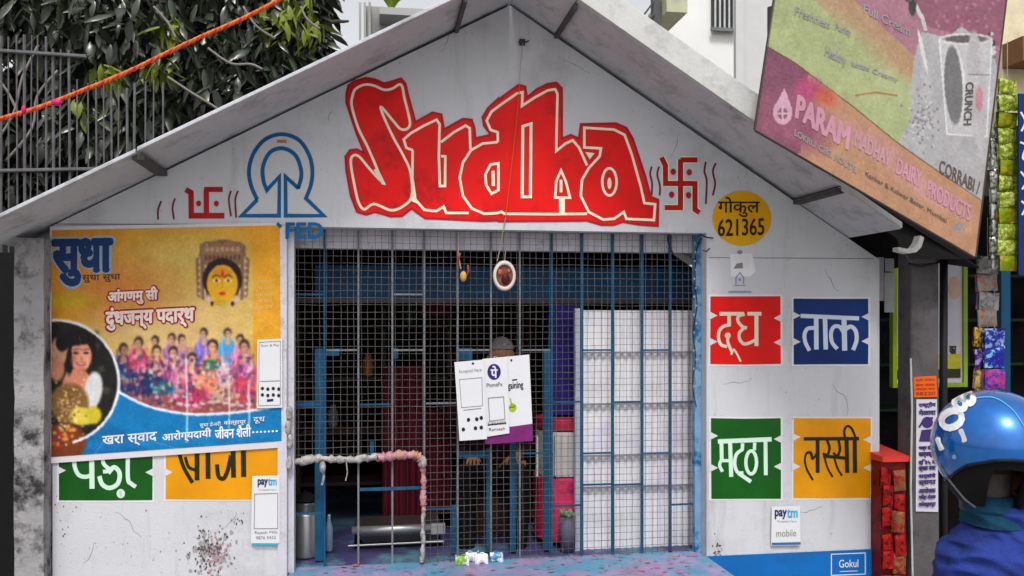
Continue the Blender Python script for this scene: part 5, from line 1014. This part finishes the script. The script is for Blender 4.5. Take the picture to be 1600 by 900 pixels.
# hanging sachet strips
def sachet(m, p_, w_, h_, sd):
    rnd = random.Random(sd); vs = []; nu, nv = 9, 9; tl_ = rnd.uniform(-.004, .004); tw_ = rnd.uniform(-.012, .012)
    for j in range(nv+1):
        for i in range(nu+1):
            a1, b1 = i/nu*2-1, j/nv*2-1; t = .012*(1-a1**4)*(1-b1**4)+.0008; vs.append((p_.x+a1*w_/2+tl_*b1, p_.y-t*(.7+.5*mnoise.noise(Vector((a1*2+sd, b1*2, sd*.7))))+rnd.uniform(-.0016, .0016)+tw_*a1, p_.z+b1*h_/2-tl_*a1+rnd.uniform(-.0008, .0008)))
    k_ = len(vs); vs += [(x, 2*p_.y-y+.002, z) for x, y, z in vs]; g0 = [(j*(nu+1)+i, j*(nu+1)+i+1, (j+1)*(nu+1)+i+1, (j+1)*(nu+1)+i) for j in range(nv) for i in range(nu)]
    m.add(vs, g0+[tuple(k_+q_ for q_ in reversed(f)) for f in g0])
def strip(px, y0, y1, n, wpx, Y, mats, label, sd=0, jit=0):
    ro = empty('sachet_strip', P(px, y1, Y), label, 'sachet strip'); dy = (y1-y0)/n
    for i in range(n):
        p_ = P(px+random.uniform(-1.6, 1.6), y0+dy*(i+.5)+random.uniform(-1, 1), Y+random.uniform(-.01, .01)); wq = wpx*random.uniform(.88, 1.05); q_ = P(px+wq, y0+dy*(i+.5), Y); p_0 = P(px, y0+dy*(i+.5), Y); r_ = P(px, y0+dy*(i+1.46), Y)
        part('sachet', mats[i % len(mats)], ro, lambda m: sachet(m, p_, q_.x-p_0.x, p_0.z-r_.z, sd+i), smooth=True)
    part('hanging_cord', MATS['pale_cord'], ro, lambda m: m.tube([P(px, y0-60, Y+.01), P(px, y1, Y+.01)], .002, 5)); return ro
def sm_(nm, a_, b_, sc=30, lo=.5): return M(nm, a_, .25, .25, var=.25, scale=sc, rgb2=b_, s2=sc, lo=lo, hi=lo+.04)
LG = sm_('lime_foil', (126, 148, 26), (196, 200, 110), 44); LG2 = sm_('lime_orange_foil', (128, 146, 22), (196, 140, 36), 34, .54)
strip(1574, 124, 424, 12, 30, -.3, [LG, LG, LG2], 'long strip of lime green snack sachets right of the hoarding')
strip(1553, 190, 420, 9, 11, -.27, [sm_('silver_foil', (190, 190, 188), (90, 96, 60), 40)], 'narrow silver sachet strip beside the lime green one')
strip(1543, 400, 512, 4, 34, -.1, [sm_('grey_foil', (170, 168, 172), (120, 120, 100), 30), sm_('grey_brown_foil', (160, 160, 158), (190, 120, 70), 24)], 'strip of grey silver sachets below the hoarding corner')
strip(1531, 512, 640, 4, 18, -.12, [sm_('gold_foil', (200, 160, 50), (90, 70, 20), 30), sm_('violet_foil', (60, 40, 120), (160, 140, 190), 30), sm_('tan_foil', (190, 160, 90), (120, 80, 60), 30)], 'gold and violet sachet strip above the helmet', 20)
strip(1554, 512, 640, 4, 30, -.14, [sm_('royal_foil', (30, 50, 150), (150, 170, 220), 34), sm_('royal_foil_two', (40, 40, 160), (120, 200, 220), 26, .54), sm_('magenta_foil', (180, 60, 140), (60, 60, 160), 26)], 'royal blue and magenta sachet strip above the helmet', 40)
# blue banner at the far right edge
bb = empty('blue_shop_banner', P(1610, 440, -.35), 'dark blue shop banner with white script at the right edge', 'banner')
a1, b1 = P(1592, 430, -.35), P(1680, 150, -.35); boxp('cloth', (a1.x, -.35, a1.z), (b1.x, -.34, b1.z), M('banner_blue', (14, 44, 104), .6, var=.2), bb)
u = Paint(plane_at(-.35), .002); [u.line(cr(L_, 4), 3) for L_ in ([(1595, 175), (1602, 190), (1596, 205)], [(1594, 222), (1603, 228), (1598, 246), (1606, 252)], [(1595, 268), (1604, 282), (1597, 296)], [(1596, 314), (1603, 322), (1597, 336)])]; u.build('lettering', CARD, bb)
cw = empty('cream_building', (P(1620, 20, 4).x, 4, 0), 'cream plastered building corner at the top right behind the sachets', 'building')
a1 = P(1566, 70, 4); b1 = P(1800, 70, 4); boxp('wall', (a1.x, 4, 0), (b1.x, 6, 6.5), M('cream_plaster', (222, 208, 176), .8), cw); boxp('brown_ledge', (a1.x, 3.7, a1.z-.25), (b1.x, 3.999, a1.z), M('brown_ledge_paint', (130, 90, 60), .8), cw)
# red packet rack
rk = empty('red_packet_rack', P(1396, 900, -.1), 'red rack of snack packets beside the booth corner', 'rack')
RD = M('red_plastic', (120, 16, 14), .5, var=.3, scale=9, rgb2=(60, 10, 10), s2=7, lo=.5, hi=.6)
a1, b1 = P(1377, 722, -.1), P(1416, 722, -.1); part('frame', RD, rk, lambda m: m.box((a1.x, -.1, 0), (b1.x, .2, a1.z)), bevel=.006)
part('tray', M('red_tray', (214, 60, 52), .4), rk, lambda m: m.hexa([(a1.x-.004, -.12, a1.z+.002), (b1.x+.012, -.12, a1.z+.002), (b1.x+.012, -.12, a1.z+.03), (a1.x-.004, -.12, a1.z+.03)], [(a1.x-.004, .22, a1.z+.002), (b1.x+.012, .22, a1.z+.002), (b1.x+.012, .22, a1.z+.06), (a1.x-.004, .22, a1.z+.06)]))
for i, (x, y) in enumerate(((1385, 745), (1404, 752), (1386, 778), (1405, 785), (1384, 812), (1404, 816), (1386, 845), (1405, 850), (1385, 878), (1404, 885), (1386, 912), (1405, 918))):
    p_ = P(x+random.uniform(-2, 2), y+random.uniform(-5, 5), -.125-.006*(i % 3)); part('snack_packet', (sm_('tan_packet', (140, 96, 60), (150, 40, 30), 36) if i % 4 in (1,) else sm_('red_packet', (168, 24, 20), (90, 12, 14), 30, .52)), rk, lambda m: sachet(m, p_, random.uniform(.055, .075), random.uniform(.085, .115), i*3), smooth=True)

# ------------------------------------------------------------------ buildings in the distance
fb = empty('grey_building', (P(640, 0, 7).x, 7, 0), 'pale grey plastered building behind the ridge of the booth', 'building')
FB = M('far_plaster', (176, 176, 174), .85, var=.08, scale=.8)
a1, b1 = P(572, 100, 7), P(905, 100, 7); boxp('wall', (a1.x, 7, 0), (b1.x, 9, 5.6), FB, fb)
for i in range(3): x = a1.x-.09+i*.06; boxp('corner_rib', (x, 6.94-.02*i, 0), (x+.03, 7-.001*i, 5.62), FB, fb)
pt = P(612, 8, 6.7); boxp('ledge', (pt.x-.15, 6.6, pt.z-.15), (b1.x, 6.99, pt.z-.06), FB, fb)
m = MB(); 
for i in range(60): 
    t = random.uniform(0, 6.28); l = random.uniform(.1, .35); m.tube([(pt.x, 6.75, pt.z-.05), (pt.x+math.cos(t)*l*.5, 6.75+math.sin(t)*l*.3, pt.z+l*.6), (pt.x+math.cos(t)*l, 6.75+math.sin(t)*l*.4, pt.z+l*.7)], .012, 3, rr=[.01, .02, .002])
thing1('ledge_plant', m, M('yellow_green_leaf', (130, 150, 50), .5), 'yellow green plant growing on the grey building ledge', 'plant')
wb = empty('white_building', (P(1090, 0, 8).x, 8, 0), 'white building with a barred dark window behind the right roof slope', 'building')
a1, b1 = P(1036, 100, 8), P(1166, 100, 8); boxp('wall', (a1.x, 8, 0), (b1.x, 8.3, 8), M('bright_plaster', (238, 238, 236), .8, var=.03), wb)
a2, b2 = P(1111, 45, 7.99), P(1147, -40, 7.99)
wn = boxp('window', (a2.x, 7.94, a2.z), (b2.x, 7.998, b2.z), M('window_dark', (52, 54, 56), .3), wb)
for i in range(5): x = a2.x+(b2.x-a2.x)*(i+.5)/5; boxp('window_bar', (x-.012, 7.91, a2.z), (x+.012, 7.935, b2.z), M('bar_white', (200, 200, 200)), wb)
boxp('window_frame', (a2.x-.03, 7.9, a2.z-.05), (b2.x+.03, 7.938, a2.z-.001), M('frame_grey', (120, 122, 124)), wb)
bl_ = empty('grey_balcony', (P(1020, 0, 7).x, 7, 0), 'grey balcony post and railing seen above the right roof slope', 'balcony')
boxp('post', (P(1021, 0, 7).x, 7, 0), (P(1033, 0, 7).x, 7.12, 6), M('post_grey', (92, 92, 94), .7), bl_)
part('brace', M('brace_grey', (84, 84, 86), .7), bl_, lambda m: (m.tube([P(1001, 30, 7), P(1022, 2, 7)], .012, 6), m.tube([P(1003, 45, 7), P(1022, 22, 7)], .02, 6)))
boxp('floor_slab', (P(1034, 10, 7).x, 6.8, P(1034, 26, 7).z), (P(1066, 10, 7).x, 7.6, P(1034, 0, 7).z), M('slab_yellowish', (190, 192, 160), .8), bl_)
sb_ = empty('side_building', (P(1180, 0, 5).x, 5, 0), 'pale grey wall rising between the white building and the hoarding', 'building')
a1, b1 = P(1154, 100, 5), P(1290, 100, 5); boxp('wall', (a1.x, 5, 0), (b1.x, 5.12, 6.2), M('side_plaster', (206, 206, 206), .85, var=.05), sb_); boxp('pilaster', (a1.x-.06, 4.93, 0), (a1.x+.03, 4.998, 6.2), MATS['side_plaster'], sb_)

# ------------------------------------------------------------------ iron bar screen left
fs = empty('iron_bar_screen', (P(120, 200, 1.7).x, 1.7, 0), 'tall screen of thin iron rods above the left roof edge', 'fence')
IRON = M('weathered_iron', (104, 102, 104), .6, .3, var=.3, scale=12); r3 = random.Random(11)
px = 2
while px < 262:
    top = 57+r3.uniform(-3, 3) if px < 72 else (78+r3.uniform(-6, 10) if px < 118 else 128+r3.uniform(-4, 10))
    p_ = P(px, top, 1.7); rr_ = r3.uniform(.004, .009); m = MB(); ln_ = r3.uniform(-.02, .02); m.tube([(p_.x+ln_, 1.7, 0), (p_.x+r3.uniform(-.01, .01), 1.7, 2.2), (p_.x, 1.7, p_.z)], rr_, 5); m.build('rod', IRON, fs)
    px += r3.uniform(8, 14) if px < 118 else r3.uniform(11, 17)
for y0, y1, x1 in ((79, 88, 135),): part('rail', IRON, fs, lambda m: m.tube([P(-60, y0-2, 1.68), P(0, y0, 1.68), P(x1, y1, 1.68)], .012, 6))
part('rail', IRON, fs, lambda m: m.tube([P(-60, 268, 1.68), P(240, 262, 1.68)], .012, 6))

# ------------------------------------------------------------------ trees
LEAF = M('mango_leaf', (52, 58, 44), .32, var=.4, scale=3, spec=.6); LEAFD = M('shade_black_leaf', (20, 23, 19), .5, var=.4, scale=2); LEAFY = M('young_leaf', (112, 124, 44), .4, var=.25, scale=6); BARK = M('bark', (74, 68, 62), .9, var=.3, scale=14, bump=.6, bscale=40)  # LEAFD is a near-black leaf colour carrying the shade of the backdrop
lm = bpy.data.meshes.new('leaf')
lv = [(0, 0, 0)]; lf = []
prof = [(.0, .004), (.2, .028), (.46, .038), (.76, .024), (1., .0)]
lv = []
for t, w_ in prof: lv += [(-w_, t*.2, -.05*t*t-.006), (0, t*.2, -.05*t*t+.004), (w_, t*.2, -.05*t*t-.006)]
for i in range(4): lf += [(3*i, 3*i+1, 3*i+4, 3*i+3), (3*i+1, 3*i+2, 3*i+5, 3*i+4)]
LV = np.array(lv)
def leaf_mats(n, clumps, seed, size=(.7, 1.25)):
    r_ = random.Random(seed); out = []
    for _ in range(n):
        c_, rad = r_.choice(clumps)
        d = Vector((r_.gauss(0, 1), r_.gauss(0, 1), r_.gauss(0, .8))); d = d.normalized()*rad*(r_.random()**.45)
        t = r_.uniform(0, 6.283); out.append(Matrix.Translation(c_+d) @ Matrix.Rotation(t, 4, 'Z') @ Matrix.Rotation(R(-r_.uniform(5, 75)), 4, 'X') @ Matrix.Rotation(R(r_.uniform(-40, 40)), 4, 'Y') @ Matrix.Scale(r_.uniform(*size), 4))
    return out
def leaf_mass(name, mats_, mat, parent):
    n = len(mats_); A_ = np.array([np.array(m_) for m_ in mats_]); V_ = np.c_[LV, np.ones(len(LV))]; co = np.einsum('nij,kj->nki', A_, V_)[..., :3].reshape(-1, 3)
    F_ = np.array(lf); fa = (F_[None]+np.arange(n)[:, None, None]*len(LV)).reshape(-1, 4)
    me = bpy.data.meshes.new(name); me.vertices.add(len(co)); me.vertices.foreach_set('co', co.ravel()); me.loops.add(fa.size); me.loops.foreach_set('vertex_index', fa.ravel()); me.polygons.add(len(fa)); me.polygons.foreach_set('loop_start', np.arange(0, fa.size, 4)); me.update(calc_edges=True)
    return link(name, me, mat, parent, kind='stuff', smooth=True)
lm.from_pydata(lv, [], lf); lm.update(); lm.shade_smooth(); lm.materials.append(LEAF)
lmy = lm.copy(); lmy.materials.clear(); lmy.materials.append(LEAFY)
tr = empty('leafy_tree', (P(230, 300, 3.6).x, 3.6, 0), 'broad leaved tree hanging over the left roof slope with bright edges', 'tree')
spec_ = [(40, 10, 3.2, .38), (120, 50, 3., .42), (170, 30, 3., .55), (230, 80, 2.8, .5), (290, 30, 3., .55), (330, 110, 2.8, .5), (380, 40, 3., .5), (400, 110, 2.8, .38), (440, 40, 3., .34), (465, 15, 3.1, .28), (250, 150, 2.8, .42), (170, 130, 3., .4), (125, 190, 2.9, .28), (190, 200, 2.7, .3), (300, 150, 3.1, .4), (455, 95, 2.9, .22), (480, 55, 3., .2), (-60, 30, 3.3, .5), (350, -30, 3.2, .6), (200, -60, 3.2, .7), (60, -60, 3.4, .7), (470, -30, 3.1, .35)]
cl = [(P(a_, b_, c_), d_) for a_, b_, c_, d_ in spec_]
mats_ = leaf_mats(7600, cl, 3, (.4, 1.15))
mats_.sort(key=lambda m_: (m_.translation-CAM).length)
def inview(m_):
    d = m_.translation-CAM; z_ = d.dot(fwd); return z_ > 0 and -10 < 800+FPX*d.dot(rgt)/z_ < 560 and 0 < 500-FPX*d.z/z_ < 300
near = [m_ for m_ in mats_ if inview(m_)][:290]; ids = set(id(x) for x in near); rest = [m_ for m_ in mats_ if id(m_) not in ids]
for i, m_ in enumerate(near):
    o = bpy.data.objects.new('leaf', lm); COL.objects.link(o); o.parent = tr; o.matrix_local = Matrix.Translation(-W[tr]) @ m_
leaf_mass('foliage', rest, LEAF, tr)
yc = [(P(a_, b_, c_), d_) for a_, b_, c_, d_ in ((450, 5, 2.6, .2), (475, 30, 2.6, .2), (430, 30, 2.6, .18), (462, 15, 2.7, .16), (485, 50, 2.75, .14), (268, 40, 2.5, .1), (170, 112, 2.4, .1), (245, 100, 2.4, .1), (130, 165, 2.5, .1), (440, 60, 2.7, .12))]
leaf_mass('young_foliage', leaf_mats(170, yc, 5, (.5, .9)), LEAFY, tr)
tb = W[tr]; fork = tb+up*2.4
part('trunk', BARK, tr, lambda m: m.tube([tb, tb+Vector((.05, 0, 1.2)), fork], .12, 10, rr=[.17, .13, .11]), smooth=True)
for c_, d_ in cl[:18]:
    mid = fork.lerp(c_, .5)+Vector((r3.uniform(-.15, .15), 0, r3.uniform(-.05, .25))); part('limb', BARK, tr, lambda m: m.tube([tuple(x) for x in cr([tuple(fork), tuple(mid), tuple(c_), tuple(c_+Vector((r3.uniform(-.3, .4), -.1, .1)))], 5)], .03, 6, rr=[.06-.0033*i for i in range(16)]), smooth=True)
TW = M('pale_twig', (130, 124, 118), .8)
for L_ in ([(-20, 240), (20, 180), (35, 120), (60, 70)], [(10, 250), (50, 200), (58, 150), (90, 110)], [(30, 180), (10, 140), (-10, 120)], [(325, 75), (345, 90), (365, 100), (392, 100), (410, 108)], [(262, 120), (300, 145), (325, 160), (340, 170)], [(380, 10), (400, 40), (430, 60)], [(240, 10), (262, 35), (275, 60)], [(470, 10), (480, 30), (500, 45)]):
    part('twig', TW, tr, lambda m: m.tube([P(x, y, 2.3) for x, y in cr(L_, 4)], .009, 5), smooth=True)
t2 = empty('backdrop_tree', (P(150, 300, 6.5).x, 6.5, 0), 'near-black tree added as backdrop behind the iron rods and the broad leaved tree', 'tree')  # second tree added to block the sky and keep the background dark
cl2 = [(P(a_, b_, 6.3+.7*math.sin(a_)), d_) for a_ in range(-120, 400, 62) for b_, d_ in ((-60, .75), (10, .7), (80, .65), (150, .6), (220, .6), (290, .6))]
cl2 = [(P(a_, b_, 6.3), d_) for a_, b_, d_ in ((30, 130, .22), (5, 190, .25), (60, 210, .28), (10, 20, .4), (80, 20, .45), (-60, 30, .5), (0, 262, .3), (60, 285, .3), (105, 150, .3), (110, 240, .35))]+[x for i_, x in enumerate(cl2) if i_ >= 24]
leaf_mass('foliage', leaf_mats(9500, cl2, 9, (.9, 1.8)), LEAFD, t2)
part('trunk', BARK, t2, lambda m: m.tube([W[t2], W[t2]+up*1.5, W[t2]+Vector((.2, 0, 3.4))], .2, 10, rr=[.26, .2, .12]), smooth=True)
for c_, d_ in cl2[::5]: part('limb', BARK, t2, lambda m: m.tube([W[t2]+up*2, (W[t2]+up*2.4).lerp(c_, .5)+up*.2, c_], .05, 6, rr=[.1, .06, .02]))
dw = boxp('backdrop_wall', (-9, 8.2, 0), (P(330, 200, 8.2).x, 8.4, 3.3), M('backdrop_shade', (40, 40, 38), .9, var=.4, scale=2), label='dark wall added as backdrop far behind the left trees', cat='wall')  # wall put in to keep the view behind the trees dark

# ------------------------------------------------------------------ orange garland rope
rp_ = cr([(-160, 222), (-80, 208), (0, 186), (60, 168), (118, 146), (200, 112), (300, 64), (375, 31), (440, -2), (520, -46), (620, -105)], 14)
rope = empty('garland_rope', C(150, 130, 3.), 'twisted orange and pink tinsel rope strung across the top left', 'rope')
core = [C(x, y, 3.0+.002*i) for i, (x, y) in enumerate(rp_)]
for s_, (nm, col) in enumerate((('strand_red', (222, 60, 50)), ('strand_orange', (226, 112, 24)), ('strand_pale', (224, 104, 60)))):
    pts = []
    N = 5
    for i in range((len(core)-1)*N):
        p_ = core[i//N].lerp(core[i//N+1], (i % N)/N); t = i*.33+s_*2.094; pts.append(p_+up*math.cos(t)*.0042+fwd*math.sin(t)*.0042)
    part('strand', M(nm, col, .45, var=.3, scale=60), rope, lambda m: m.tube(pts, .0044, 5), smooth=True)
part('tinsel_bow', M('magenta_tinsel', (206, 30, 110), .5), rope, lambda m: m.ball(C(88, 160, 3.), .017, .012, .012, 8, 6))
part('tinsel_bow', MATS['magenta_tinsel'], rope, lambda m: m.ball(C(37, 171, 3.), .008, .008, .014, 8, 6))
print('objects', len(bpy.data.objects))
